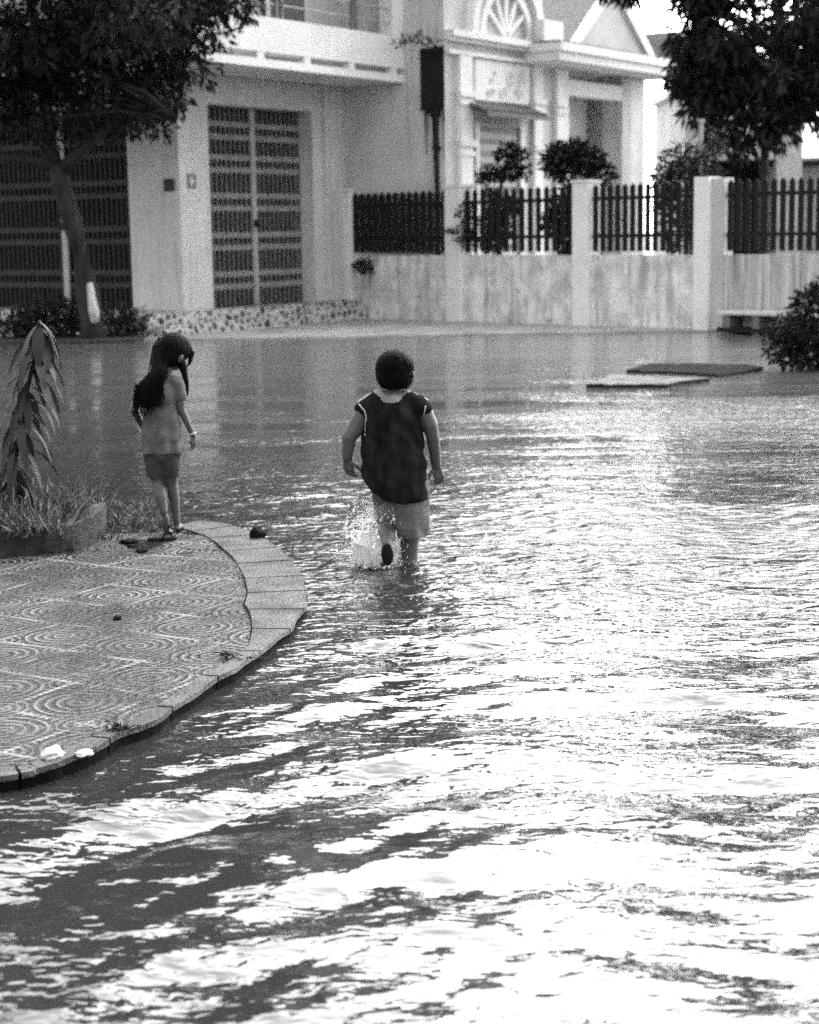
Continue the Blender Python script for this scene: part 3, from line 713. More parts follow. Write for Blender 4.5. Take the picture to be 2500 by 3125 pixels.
for x_, z, r_ in ((-1.5, 3.9, .6), (-.6, 4.1, .6), (.4, 3.95, .55), (1.2, 4.15, .5), (1.75, 4.5, .5), (.9, 3.75, .4), (-.1, 3.6, .4), (1.9, 5.3, .55), (2.5, 5.6, .45), (2.2, 5.0, .35), (-2, 4.6, .8), (1.0, 4.8, .6), (.2, 4.9, .6), (-1., 5, .7), (1.5, 5.2, .5), (1.25, 3.5, .22), (-1.2, 4.3, .7), (-2, 3.7, .6), (0, 4.4, .6), (.8, 4.3, .5), (-2.4, 4.2, .7), (-.8, 3.5, .4), (1.6, 4.9, .5), (2.1, 5.5, .5), (1.3, 4.6, .5), (.5, 3.6, .35), (2.6, 5.4, .35), (1.4, 3.95, .35)):
    cl.append(((x_, -.3+.3*rl_.random(), z), r_))
tree('street_tree', 'large dark leafy tree with forked trunk in front of the corner house', (-5.2, 28.6, -.1),
     ([(0, 0, -.15), (-.05, 0, .5), (-.13, 0, 1.2), (-.25, 0, 1.9), (-.42, 0, 2.6), (-.52, 0, 3.0)], [.24, .2, .18, .165, .155, .15]),
     [([(-.5, 0, 2.95), (-.9, -.1, 3.1), (-1.6, -.2, 3.15), (-2.4, -.3, 3.6), (-3.2, -.3, 4.4)], [.11, .09, .08, .06, .04]),
      ([(-.5, 0, 2.9), (-.65, 0, 3.6), (-.6, 0, 4.6), (-.9, .1, 6), (-1, 0, 7.6)], [.13, .11, .1, .08, .05]),
      ([(-.5, 0, 2.85), (.0, -.1, 3.3), (.6, -.2, 3.75), (1.3, -.3, 4.5), (1.6, -.3, 5.6)], [.12, .1, .08, .06, .04]),
      ([(-.6, 0, 4.2), (.2, .2, 5.4), (.9, .3, 7), (1.1, .2, 8.6)], [.1, .08, .06, .04]),
      ([(-.6, 0, 4.2), (-1.8, .2, 5.4), (-3, .3, 6.6), (-3.6, .2, 8)], [.1, .08, .06, .04]),
      ([(.6, -.2, 3.75), (1.0, -.25, 3.62), (1.5, -.3, 3.7)], [.035, .03, .015])],
     cl, 880, .17, .036, M['leaf_dark'], .5,
     white=([(.04, -.17, .42), (.03, -.17, .6), (.0, -.17, .8), (-.02, -.165, 1.08)], [.07, .09, .07, .05]))
rl_ = random.Random(5); cl = []
for i in range(150):
    a = rl_.uniform(0, 2*math.pi); z = rl_.uniform(3.9, 12.5); rad = (2.5 if z < 6.2 else 3.7)*math.sqrt(rl_.random())  # upper crown, out of view, widened to cover a bright streak in the water
    cl.append(((rad*math.cos(a)+.5, rad*math.sin(a)*.8, z), rl_.uniform(.3, .65)))
for x_, z, r_ in ((-1.5, 4.5, .5), (-1.3, 3.9, .4), (-.9, 3.5, .4), (-.3, 3.5, .5), (.2, 3.9, .6), (-1.5, 5.2, .5), (-1.35, 5.9, .5), (.9, 4.4, .5), (1.5, 4.6, .5), (2.3, 4.3, .45), (-.7, 4.6, .6), (-1.0, 4.2, .5), (-.6, 3.9, .45), (.1, 3.4, .4), (-1.3, 4.4, .5), (.6, 3.9, .5), (-1.55, 4.3, .35), (-.5, 3.2, .3)):
    cl.append(((x_, -.3, z), r_))
tree('yard_tree', 'dark dense tree with drooping leaves behind the fence at the right', (6.85, 33.0, 0),
     ([(0, 0, 0), (.02, 0, 1.4), (-.02, 0, 2.6), (0, 0, 3.4)], [.11, .10, .09, .08]),
     [([(0, 0, 3.3), (-.5, 0, 4), (-1.2, 0, 4.8), (-1.4, 0, 5.8)], [.09, .07, .05, .03]), ([(0, 0, 3.3), (.3, 0, 4.5), (.2, 0, 6), (.4, 0, 7.8)], [.1, .08, .06, .03]),
      ([(0, 0, 3.3), (.9, .1, 4.1), (2, .1, 5), (2.7, 0, 6.2)], [.09, .07, .05, .03])], cl, 1050, .24, .042, M['leaf_dark'], .7)
tree('yard_tree', 'tree branch tips hanging in from the right edge above the shed roof', (9.8, 34.5, 0),
     ([(0, 0, 0), (.0, 0, 2), (0, 0, 3.6)], [.15, .13, .1]), [([(0, 0, 3.6), (-.3, 0, 4.2), (-.9, 0, 4.1), (-1.4, -.1, 3.75)], [.08, .05, .03, .02]), ([(0, 0, 3.6), (0, 0, 5.6)], [.08, .03])],
     [((-.8, 0, 5.0), .5), ((-1.5, -.1, 3.7), .3), ((-1.2, 0, 3.85), .35), ((-.5, 0, 4.6), .5), ((0, 0, 5.6), .8), ((-.3, 0, 6.4), .8), ((.4, .2, 7.2), .9), ((-.9, 0, 5.6), .5)], 480, .26, .05, M['leaf_dark'], .9)

def bush(name, label, loc, cl, per, L, W, m, cat='bush', group=None, stem=None, droop=0):
    t = thing(name, label, cat, loc, 0, group)
    b = MB()
    if stem:
        for p, r in stem: b.tube(p, r, 6)
    else:
        for c, r in cl: b.tube([(c[0]*.2, c[1]*.2, 0), (c[0]*.7, c[1]*.7, c[2]*.5), c], [.03, .02, .008], 5)
    b.build('stem', M['bark'], t)
    P, D = clumps([c for c, r in cl], [r for c, r in cl], [max(20, int(per*r**2)) for c, r in cl], .8); D[:, 2] -= droop
    n = len(P); leaf_mesh('foliage', P, D, np.random.uniform(.6, 1.3, n)*L, np.random.uniform(.7, 1.2, n)*W, m, t); return t
def fpos(s, d):   # point s along the fence, d behind it
    return (FO[0]+.73146*s+.68188*d, FO[1]-.68188*s+.73146*d, 0)
bush('bonsai', 'bonsai shrub with flat layered pads leaning over the second railing panel', fpos(3.35, .55),
     [((-.25, 0, 2.72), .16), ((-.05, 0, 2.78), .2), ((.25, 0, 2.82), .22), ((.5, 0, 2.80), .16), ((.25, 0, 3.2), .2), ((.45, 0, 3.12), .17), ((.05, 0, 3.1), .12), ((.1, 0, 2.1), .3), ((.3, 0, 2.2), .2), ((.05, 0, 1.7), .26), ((-.1, 0, 1.5), .25), ((-.05, 0, 1.95), .25), ((-.1, 0, 2.35), .2)], 5200, .09, .028, M['leaf_dark'],
     stem=[([(0, 0, 0), (.05, 0, 1.2), (-.02, 0, 2), (.1, 0, 2.6), (.25, 0, 3.1)], [.07, .06, .05, .04, .02]), ([(0, 0, 2.2), (-.2, 0, 2.6)], [.03, .02])])
bush('round_bush', 'tall round-topped dark bush above the second railing panel', fpos(5.0, .6),
     [((-.15, 0, 3.0), .32), ((.15, 0, 3.1), .3), ((.4, 0, 2.95), .3), ((.62, 0, 2.72), .25), ((.05, 0, 2.75), .3), ((.1, 0, 2.2), .42), ((.1, 0, 1.7), .42), ((.25, 0, 1.3), .4), ((-.25, 0, 2.9), .25), ((-.2, 0, 1.9), .3)], 3200, .13, .035, M['leaf_dark'])
bush('shrub', 'feathery mid grey shrub spilling over the third railing panel', fpos(7.45, .6),
     [((x_, 0, z_), r_) for x_, z_, r_ in ((-.3, 2.6, .3), (0, 2.9, .35), (.3, 2.8, .35), (.0, 2.5, .4), (.3, 2.2, .4), (.1, 1.8, .45), (.45, 1.7, .35), (.2, 1.3, .4), (.5, 2.5, .3), (.55, 3.1, .25), (-.2, 2.2, .3))], 2600, .12, .022, M['leaf_shrub'], droop=.3)
bush('climber', 'small tuft of weeds growing out of the wall below the leftmost panel', (FO[0]+.73146*.45-.08, FO[1]-.68188*.45-.1, 0), [((0, 0, 1.1), .2), ((.1, 0, 1.0), .15), ((-.1, 0, 1.05), .12)], 3000, .08, .025, M['leaf_dark'],
     stem=[([(0, .15, 1.2), (0, 0, 1.1)], [.02, .01])])
bush('wall_plant', 'straggly plant sprouting beside the post over the low wall', (FO[0]+.73146*2.95-.1, FO[1]-.68188*2.95-.12, 0), [((.15, 0, 1.55), .2), ((0, 0, 1.75), .08), ((.3, 0, 1.8), .22), ((.2, 0, 2.1), .2), ((-.12, 0, 1.72), .05)], 2200, .1, .025, M['leaf_dark'],
     stem=[([(.1, .15, 1.3), (.15, 0, 1.6)], [.02, .01])])
bush('hopper_weed', 'wisp of weeds sprouting above the black rain hopper', (.35, 33.15, 0), [((0, 0, 5.3), .14), ((-.25, 0, 5.32), .12), ((-.45, 0, 5.22), .1), ((.25, 0, 5.25), .1)], 2600, .1, .018, M['leaf_dark'],
     stem=[([(.15, .05, 5.15), (0, 0, 5.25), (-.4, 0, 5.25)], [.015, .012, .006])])
bush('kerb_bush', 'dark bush at the right edge of the street, lowest on the far kerb', (5.08, 21.0, 0),
     [((x_, y_, z_), r_) for x_, y_, z_, r_ in ((-.35, 0, .45, .3), (-.1, 0, .75, .3), (.2, 0, .9, .35), (.5, 0, .7, .45), (.1, 0, .35, .4), (-.45, 0, .25, .25), (.6, 0, .3, .4), (.5, 0, 1.1, .3), (-.2, -.1, .15, .3), (.3, -.2, .12, .3), (.9, -.2, .15, .4), (1.2, 0, .7, .5))], 4500, .09, .024, M['leaf_dark'])
for k, (x_, y_, lb, s_) in enumerate([(-5.75, 29.2, 'low dark shrub left of the street tree trunk', 1.), (-4.85, 29.0, 'low dark shrub right of the street tree trunk', .8), (-6.6, 28.9, 'small dark shrub by the left frame edge beneath the tree', .8)]):
    bush('low_shrub', lb, (x_, y_, 0), [((rl_.uniform(-.5, .5)*s_, rl_.uniform(-.2, .2), rl_.uniform(.1, .6)*s_), rl_.uniform(.2, .35)*s_) for i in range(9)], 1500, .12, .025, M['leaf_dark'], group='shrubs under the street tree')
MB_ = tag(MB().prism([(-9, 28.0), (-4.45, 28.0), (-4.4, 29.2), (-9, 29.4)], -.28, .06).build('verge', M['soil']), kind='structure')

# ------------------------------------------------------------------ raised bed at the left, its plant and weeds
BC = Vector((-2.9, 9.75, 0))
def bed_outline(ins=0, n=40):
    out = []
    for i in range(n):
        a = 2*math.pi*i/n; c_, s_ = math.cos(a), math.sin(a)
        q = 4.0
        rx, ry = 1.10-ins, .58-ins
        out.append((rx*math.copysign(abs(c_)**(2/q), c_)*(1+.02*math.sin(5*a)), ry*math.copysign(abs(s_)**(2/q), s_)))
    return out
pt = thing('planting_bed', 'low dark concrete border of the raised planting bed at the left edge', 'planter', BC, R(4))
o_ = bed_outline(); i_ = bed_outline(.09)
b = MB(); n = len(o_)
vs = [(x, y, -.1) for x, y in o_] + [(x, y, .165+.012*math.sin(i*1.7)) for i, (x, y) in enumerate(o_)] + [(x, y, .16+.012*math.sin(i*1.7)) for i, (x, y) in enumerate(i_)] + [(x, y, .05) for x, y in i_]
fs = []
for L_ in range(3):
    for i in range(n): j = (i+1) % n; fs.append((L_*n+i, L_*n+j, (L_+1)*n+j, (L_+1)*n+i))
b.add(vs, fs); b.build('border', M['border'], pt)
b = MB(); ii = bed_outline(.085); b.add([(x, y, .12) for x, y in ii], [tuple(range(n))]); b.build('soil', M['soil'], pt)
# weeds on the bed and at its foot
n = 9000
P = np.zeros((n, 3)); cnt = 0
P[:, 0] = np.random.uniform(-3.9, -1.85, n); P[:, 1] = np.random.uniform(9.12, 10.3, n); P[:, 2] = .12
k = np.random.random(n) < .28
P[k, 0] = np.random.uniform(-2.2, -1.45, k.sum()); P[k, 1] = np.random.uniform(9.7, 10.9, k.sum()); P[k, 2] = .0
cl_ = np.array([noise.noise(Vector((p[0]*3, p[1]*3, 0))) for p in P]) > -.12
P = P[cl_]; n = len(P)
D = np.random.normal(size=(n, 3))*.55; D[:, 2] = 1
hgt = np.where(P[:, 0] < -1.9, np.random.uniform(.04, .22, n), np.random.uniform(.02, .09, n))
wd = leaf_mesh('weeds', P+D*(hgt*np.random.uniform(0, .6, n))[:, None], D, hgt*.7, np.full(n, .006), M['weeds'], None)
tag(wd, kind='stuff', cat='weeds', label='thin pale weeds growing over the raised bed')

# tall leafy plant with hanging lance leaves
lp = thing('leafy_plant', 'tall plant with long drooping glossy leaves rising from the raised bed', 'plant', (-2.17, 9.72, .1))
stem = [(-.12, 0, 0), (-.1, 0, .3), (-.05, 0, .6), (.02, 0, .85), (.08, 0, 1.08), (.09, 0, 1.17)]
MB().tube(stem, [.016, .015, .013, .011, .009, .005], 8).tube([(-.12, 0, 0), (-.3, .03, .35), (-.35, .03, .7)], [.012, .01, .005], 6).build('stem', M['leaf_near'], lp)
def big_leaf(b, base, dirv, L_, W_, sag):
    base = Vector(base); d = Vector(dirv).normalized(); side = d.cross(Vector((0, 0, 1))).normalized()
    rows = []; p = base.copy(); cur = d.copy(); k = 9
    for i in range(k+1):
        t = i/k; w = W_*math.sin(math.pi*min(1, t*.97+.03))**.75
        rows.append((p-side*w+Vector((0, 0, w*.25)), p.copy(), p+side*w+Vector((0, 0, w*.25))))
        cur = (cur+Vector((0, 0, -sag/k))).normalized(); p = p+cur*(L_/k)
    b.add([q for r in rows for q in r], [(i*3+j, i*3+j+1, i*3+j+4, i*3+j+3) for i in range(k) for j in (0, 1)])
rl_ = random.Random(9)
def stem_at(z):
    for a, c in zip(stem, stem[1:]):
        if a[2] <= z <= c[2]: t = (z-a[2])/(c[2]-a[2]); return Vector(a).lerp(Vector(c), t)
    return Vector(stem[-1])
k = 0
for z in np.concatenate([np.linspace(.06, 1.1, 66), [1.13, 1.16, 1.17, 1.17, 1.15, 1.16]]):
    a = k*2.4+rl_.uniform(-.3, .3)
    b = MB(); big_leaf(b, stem_at(z), (math.cos(a), math.sin(a)*.7, rl_.uniform(-.5, .2) if z < 1.1 else -.5), rl_.uniform(.24, .34)*(1 if z > .3 else .75), rl_.uniform(.02, .032) if z < 1.1 else .036, rl_.uniform(1.7, 2.8) if z < 1.1 else 2.6)
    b.build('leaf', M['leaf_near'], lp, smooth=True); k += 1
for z, a in ((.4, 2.8), (.5, 1.2), (.6, 4), (.68, 2.2), (.7, 5.5)):
    b = MB(); big_leaf(b, (-.33, .03, z), (math.cos(a), math.sin(a), .1), .26, .03, 2.4); b.build('leaf', M['leaf_near'], lp, smooth=True)

# debris on the pavement
def tangle(lb, x, y, n, spread, L_, seed):
    t = thing('leaf_litter', lb, 'leaf litter', (x, y, max(0, pave_z(x, y))+.008), 0)
    rs = random.Random(seed); b = MB()
    for i in range(n):
        a = rs.uniform(0, 6.28); q = rs.gauss(0, spread); p = Vector((q*math.cos(a)*1.4, q*math.sin(a), rs.uniform(0, .012)))
        c2 = rs.uniform(0, 6.28); d = Vector((math.cos(c2), math.sin(c2), rs.uniform(-.1, .3))); sd = Vector((-d.y, d.x, rs.uniform(-.4, .4))); l_ = L_*rs.uniform(.5, 1.2)
        b.add([p, p+d*l_*.5+sd*l_*.22, p+d*l_, p+d*l_*.5-sd*l_*.22], [(0, 1, 2, 3)])
    b.build('leaves', M['petal'], t)
    b = MB()
    for i in range(max(3, n//8)):
        p = Vector((rs.gauss(0, spread), rs.gauss(0, spread), .006)); d = Vector((rs.gauss(0, 1), rs.gauss(0, .6), .1)).normalized(); b.tube([p, p+d*L_*.8+Vector((0, 0, .006)), p+d*L_*1.6], [.003, .0025, .001], 5)
    b.build('twigs', M['petal'], t)
def clod(lb, x, y, sx, sy, sz, seed, name='clod', cat='debris', m='petal', rz=0):
    bm = bmesh.new(); bmesh.ops.create_icosphere(bm, subdivisions=3, radius=1)
    for v in bm.verts:
        f = 1+.45*noise.noise(v.co*1.9+Vector((seed, 0, 0)))+.2*noise.noise(v.co*5+Vector((seed, 3, 0))); v.co *= f; v.co.x *= sx; v.co.y *= sy; v.co.z *= sz
    me = bpy.data.meshes.new(name); bm.to_mesh(me); bm.free(); me.materials.append(M[m]); me.shade_smooth()
    o = bpy.data.objects.new(name, me); col.objects.link(o); o.location = (x, y, max(0, pave_z(x, y))+sz*.5); o.rotation_euler = (0, 0, rz)
    return tag(o, lb, cat)
clod('flat black clod of wet litter between the raised bed and the girl', -1.62, 9.68, .055, .05, .014, 1)
clod('small black clod of litter nearest the camera of the scatter behind the girl', -1.50, 9.38, .035, .05, .016, 3)
clod('tiny black clod beside the larger litter behind the girl', -1.58, 9.52, .02, .02, .012, 4)
clod('dark pebble alone in the middle of the patterned tiles', -1.33, 7.55, .02, .02, .012, 6)
clod('round black stone on the outer kerb edge left of the boy', -.88, 9.72, .045, .05, .045, 8, 'stone', 'stone')
tangle('dark wet leaves caught on the kerb edge beside the open water', -.74, 6.72, 34, .035, .035, 21)
tangle('dark tangle of leaves and twigs on the near kerb edge, above the white plastic', -1.02, 5.72, 40, .03, .035, 25)
tangle('thin scatter of dark leaves where the raised bed meets the tiles', -1.9, 9.3, 26, .09, .04, 27)
tangle('loose dark leaves on the wet tiles right of the black clods', -1.2, 9.2, 14, .07, .035, 28)
tw = thing('sandal', 'small black upturned sandal lying behind the girl', 'sandal', (-1.43, 9.7, max(0, pave_z(-1.43, 9.7))+.008), R(8))
MB().prism([(-.085, -.02), (-.05, -.032), (.03, -.03), (.08, -.02), (.085, .01), (.03, .03), (-.04, .028), (-.08, .015)], 0, .014).build('sole', M['petal'], tw, bevel=.004)
MB().tube([(-.0, -.03, .012), (.015, -.02, .04), (.03, 0, .05), (.045, .02, .04), (.055, .03, .012)], .006, 6).tube([(.03, 0, .05), (.045, 0, .085)], .006, 6).build('strap', M['petal'], tw)
clod('crumpled white plastic bag on the wet pavement at the lower left', -1.19, 5.42, .035, .045, .022, 12, 'plastic_bag', 'bag', 'bag')
clod('flattened white scrap of plastic beside the crumpled bag', -1.09, 5.44, .03, .035, .008, 15, 'plastic_scrap', 'scrap', 'bag')

# ------------------------------------------------------------------ people
def solid(name, build, voxel, smooth=5, m=None, sfac=.5):
    me = bpy.data.meshes.new(name); bm = bmesh.new(); build(bm); bm.to_mesh(me); bm.free()
    o = bpy.data.objects.new(name, me); col.objects.link(o)
    r = o.modifiers.new('r', 'REMESH'); r.mode = 'VOXEL'; r.voxel_size = voxel
    s = o.modifiers.new('s', 'SMOOTH'); s.factor = sfac; s.iterations = smooth
    bpy.context.view_layer.update(); dg = bpy.context.evaluated_depsgraph_get()
    nm = bpy.data.meshes.new_from_object(o.evaluated_get(dg)); o.modifiers.clear(); o.data = nm; nm.shade_smooth()
    nm.materials.clear(); nm.materials.append(m); return o
def ell(bm, c, r, rot=None, sub=3):
    mt = Matrix.Translation(c) @ (rot.to_matrix().to_4x4() if rot else Matrix()) @ Matrix.Diagonal((r[0], r[1], r[2], 1))
    bmesh.ops.create_icosphere(bm, subdivisions=sub, radius=1, matrix=mt)
def limb(bm, pts, rads, flat=1):
    pts = [Vector(p) for p in pts]
    for i in range(len(pts)-1):
        a, b_ = pts[i], pts[i+1]; n = max(2, int((b_-a).length/(min(rads[i], rads[i+1])*.35)))
        for k in range(n+1):
            t = k/n; r = rads[i]*(1-t)+rads[i+1]*t
            bmesh.ops.create_icosphere(bm, subdivisions=2, radius=r, matrix=Matrix.Translation(a.lerp(b_, t)))
def hand(bm, wrist, dirv, palm_n, side, s=1, curl=.5, thumb=1):
    """palm + four fingers + thumb. dirv along the fingers, palm_n towards which they curl, side = thumb side"""
    w = Vector(wrist); d = Vector(dirv).normalized(); pn = Vector(palm_n).normalized(); sd = Vector(side).normalized()
    for t in (0, .35, .7, 1):
        c = w+d*(.012+.042*t)*s
        for q in (-1, -.33, .33, 1): bmesh.ops.create_icosphere(bm, subdivisions=2, radius=.0105*s, matrix=Matrix.Translation(c+sd*q*.020*(.75+.25*t)*s))
    for j, (q, L_) in enumerate(((1, .046), (.33, .052), (-.33, .048), (-1, .038))):
        p = w+d*.055*s+sd*q*.021*s; cur = d.copy(); pts = [p.copy()]
        for k_, seg in enumerate((.42, .32, .26)):
            cur = (cur+pn*curl*(.45+.35*k_)+sd*q*.06).normalized(); p = p+cur*L_*seg*s; pts.append(p.copy())
        limb(bm, pts, [.0075*s, .007*s, .0065*s, .0055*s])
    p = w+d*.02*s+sd*.022*s
    limb(bm, [p, p+(sd*.8+d*.6).normalized()*.022*s*thumb, p+(sd*.55+d*.85+pn*.3).normalized()*.045*s*thumb], [.010*s, .0085*s, .0065*s])
def head(bm, c, rot, s=1):
    """child head facing +Y in its own frame"""
    c = Vector(c); Q = rot.to_matrix()
    def P(x, y, z): return c+Q @ Vector((x*s, y*s, z*s))
    ell(bm, P(0, -.008, .02), (.074*s, .088*s, .082*s), rot)
    ell(bm, P(0, .022, -.035), (.058*s, .056*s, .062*s), rot)
    ell(bm, P(0, .045, -.078), (.026*s, .024*s, .02*s), rot)
    ell(bm, P(.034, .05, -.03), (.024*s, .022*s, .022*s), rot); ell(bm, P(-.034, .05, -.03), (.024*s, .022*s, .022*s), rot)
    limb(bm, [P(0, .076, .005), P(0, .09, -.022)], [.006*s, .010*s])
    for q in (-1, 1): ell(bm, P(q*.009, .084, -.024), (.007*s, .007*s, .006*s), rot, 2)
    limb(bm, [P(-.03, .074, .018), P(-.012, .08, .016)], [.006*s, .005*s]); limb(bm, [P(.03, .074, .018), P(.012, .08, .016)], [.006*s, .005*s])
    limb(bm, [P(-.018, .076, -.049), P(0, .082, -.047), P(.018, .076, -.049)], [.005*s, .0065*s, .005*s])
    limb(bm, [P(-.014, .075, -.058), P(0, .079, -.058), P(.014, .075, -.058)], [.005*s, .006*s, .005*s])
    for q in (-1, 1): ell(bm, P(q*.088, -.005, -.016), (.014*s, .018*s, .03*s), rot)
    return P
def face_marks(P, s, parent):
    for q in (-1, 1):
        bm = bmesh.new(); bmesh.ops.create_icosphere(bm, subdivisions=2, radius=.0095*s, matrix=Matrix.Translation(P(q*.028, .0715, .003)))
        me = bpy.data.meshes.new('eye'); bm.to_mesh(me); bm.free(); me.materials.append(M['petal']); o = bpy.data.objects.new('eye', me); col.objects.link(o); o.parent = parent
def clip(o, co, no, fill=True):
    bm = bmesh.new(); bm.from_mesh(o.data)
    r = bmesh.ops.bisect_plane(bm, geom=bm.verts[:]+bm.edges[:]+bm.faces[:], plane_co=co, plane_no=no, clear_outer=True)
    bm.to_mesh(o.data); bm.free()
def ripple(o, fn):
    me = o.data
    nr = [v.normal.copy() for v in me.vertices]
    for v, n_ in zip(me.vertices, nr): v.co += n_*fn(v.co)
    me.update()

# --- boy wading, left leg lifted behind him; feet reach the street under the water
def boy_build(bm):
    ell(bm, (-.07, .02, .74), (.150, .105, .17)); ell(bm, (-.072, .018, .67), (.15, .112, .15)); ell(bm, (-.07, .0, .52), (.148, .12, .14)); ell(bm, (-.075, .015, .60), (.152, .118, .15)); ell(bm, (-.07, -.01, .44), (.142, .122, .12))
    ell(bm, (-.075, .01, .835), (.14, .075, .06))
    limb(bm, [(-.20, .01, .84), (-.075, .01, .872), (.05, .01, .84)], [.04, .06, .04])
    limb(bm, [(-.072, .01, .87), (-.065, .025, .965)], [.058, .052])
    limb(bm, [(-.235, .0, .815), (-.278, .0, .73), (-.31, -.01, .685), (-.322, .0, .58)], [.043, .048, .041, .029])
    limb(bm, [(.088, .01, .818), (.118, .0, .74), (.128, .0, .68), (.146, .03, .525)], [.041, .042, .038, .028])
    hand(bm, (-.322, .0, .575), (.08, .25, -1), (.8, .3, -.1), (.85, -.5, 0), 1.15, .6, 1.3)
    hand(bm, (.147, .03, .52), (.2, .2, -1), (-.3, .8, -.1), (-.85, -.4, 0), 1.1, .5, 1.1)
    limb(bm, [(-.0, .0, .38), (.005, .03, .20), (-.002, .02, .10), (-.012, .0, -.22)], [.085, .056, .050, .034])
    ell(bm, (-.012, .05, -.255), (.036, .085, .026))
    limb(bm, [(-.12, .0, .38), (-.125, .06, .22), (-.115, -.12, .17)], [.082, .055, .042]); 
    limb(bm, [(-.115, -.12, .17), (-.118, -.2, .145)], [.036, .028])
    ell(bm, (-.118, -.215, .10), (.034, .026, .065), Euler((R(-14), 0, R(8))))
    for k in range(5): bmesh.ops.create_icosphere(bm, subdivisions=2, radius=.011 if k else .015, matrix=Matrix.Translation((-.145+.013*k, -.205, .045+.004*k)))
    head(bm, (-.065, .035, 1.02), Euler((R(-12), 0, R(3))), 1.0)
boy = solid('person', boy_build, .006, 4, M['skin'])
tag(boy, 'boy in dark sleeveless top wading away, one foot lifted in a splash', 'person')
def P_boy(x, y, z): return Vector((-.065, .035, 1.02))+Euler((R(-12), 0, R(3))).to_matrix() @ Vector((x, y, z))
face_marks(P_boy, 1, boy)
hr = solid('hair', lambda bm: (ell(bm, (-.065, .015, 1.052), (.101, .104, .088)), ell(bm, (-.065, -.012, 1.005), (.094, .085, .085)), ell(bm, (-.065, -.02, .965), (.080, .062, .046))), .008, 6, M['hair'])
ripple(hr, lambda c: .003*noise.noise(Vector((c.x*45, c.y*45, c.z*12)))+.004*noise.noise(c*110)); clip(hr, (0, 0, .938), (0, 0, -1)); hr.parent = boy
b = MB(); rs = random.Random(31)
for i in range(420):
    d = Vector((rs.gauss(0, 1), rs.gauss(-.5, 1), rs.gauss(.1, 1))).normalized(); p = Vector((-.065, .0, 1.03))+Vector((d.x*.094, d.y*.095, d.z*.098))
    if d.y > .55 and d.z < .4: continue
    if p.z < .95: continue
    q = p+Vector((d.x*.008, d.y*.008, -.024+.012*d.z)); b.tube([p-d*.01, p+d*.006, q], [.003, .0025, .0006], 4)
b.build('hair_tufts', M['hair'], hr)
bm = bmesh.new(); ell(bm, (-.118, -.236, .10), (.032, .012, .056), Euler((R(-14), 0, R(8)))); me = bpy.data.meshes.new('sandal'); bm.to_mesh(me); bm.free(); me.materials.append(M['petal']); me.shade_smooth()
sdl = bpy.data.objects.new('sandal', me); col.objects.link(sdl); sdl.parent = boy
def tank_build(bm):
    ell(bm, (-.078, .012, .74), (.165, .120, .18)); ell(bm, (-.08, .008, .67), (.166, .126, .16)); ell(bm, (-.08, -.005, .53), (.172, .136, .15)); ell(bm, (-.082, .005, .60), (.170, .132, .16)); ell(bm, (-.078, -.015, .46), (.172, .140, .15)); ell(bm, (-.06, -.02, .40), (.162, .13, .13)); ell(bm, (.02, -.02, .38), (.085, .11, .09))
    limb(bm, [(-.222, .005, .828), (-.15, .005, .872)], [.056, .060]); limb(bm, [(.072, .005, .832), (.0, .005, .874)], [.054, .060])
    ell(bm, (-.075, .012, .83), (.148, .088, .075)); ell(bm, (-.075, -.012, .86), (.09, .06, .045))
tank = solid('tank_top', tank_build, .009, 7, M['tank'])
ripple(tank, lambda c: .009*math.sin((c.x*.9+c.z*.6)*55+5*noise.noise(c*7))*max(0, min(1, (c.z-.35)*5))*(.4+.6*abs(noise.noise(c*5))) + .006*noise.noise(c*9))
clip(tank, (0, 0, .345), (.12, 0, -1)); clip(tank, (-.2, 0, .41), (-.62, 0, -1)); clip(tank, (-.12, 0, .362), (-.2, 0, -1)); clip(tank, (-.235, 0, .46), (-1.3, 0, -1)); clip(tank, (.09, 0, .355), (.5, 0, -1))
tank.parent = boy
def on(o, x, z, off=.003):     # point on the back of a garment
    h, p, n_, i_ = o.ray_cast(Vector((x, -2, z)), Vector((0, 1, 0)))
    return (p+Vector((0, -off, 0))) if h else None
def path_on(o, pts, name, r, m, parent):
    P = []
    for (a, b_) in zip(pts, pts[1:]):
        for k in range(6):
            q = on(o, a[0]+(b_[0]-a[0])*k/6, a[1]+(b_[1]-a[1])*k/6, r*.3)
            if q: P.append(q)
    if len(P) > 2:
        t = MB().tube(P, r, 6).build(name, m, parent, smooth=True); return t
Zb = lambda zx, zy: (-.5277+.000685*zx, 1.285-.0007*zy)
path_on(tank, [Zb(398, 606), Zb(440, 650), Zb(452, 700), Zb(446, 760), Zb(438, 860)], 'piping', .0032, M['trim'], tank)
path_on(tank, [Zb(905, 625), Zb(895, 680), Zb(885, 760), Zb(882, 860)], 'piping', .0032, M['trim'], tank)
for a, b_ in (((-.262, .868), (-.165, .925)), ((.105, .872), (.01, .922))):
    x0, z0 = a; x1, z1 = b_
    MB().tube([(x0+(x1-x0)*t, .005, z0+(z1-z0)*(t**.8)-.004) for t in np.linspace(0, 1, 8)], .006, 8).build('shoulder_rim_line', M['trim'], tank, smooth=True)  # pale line for piping, with the shoulders' rim light put into its colour
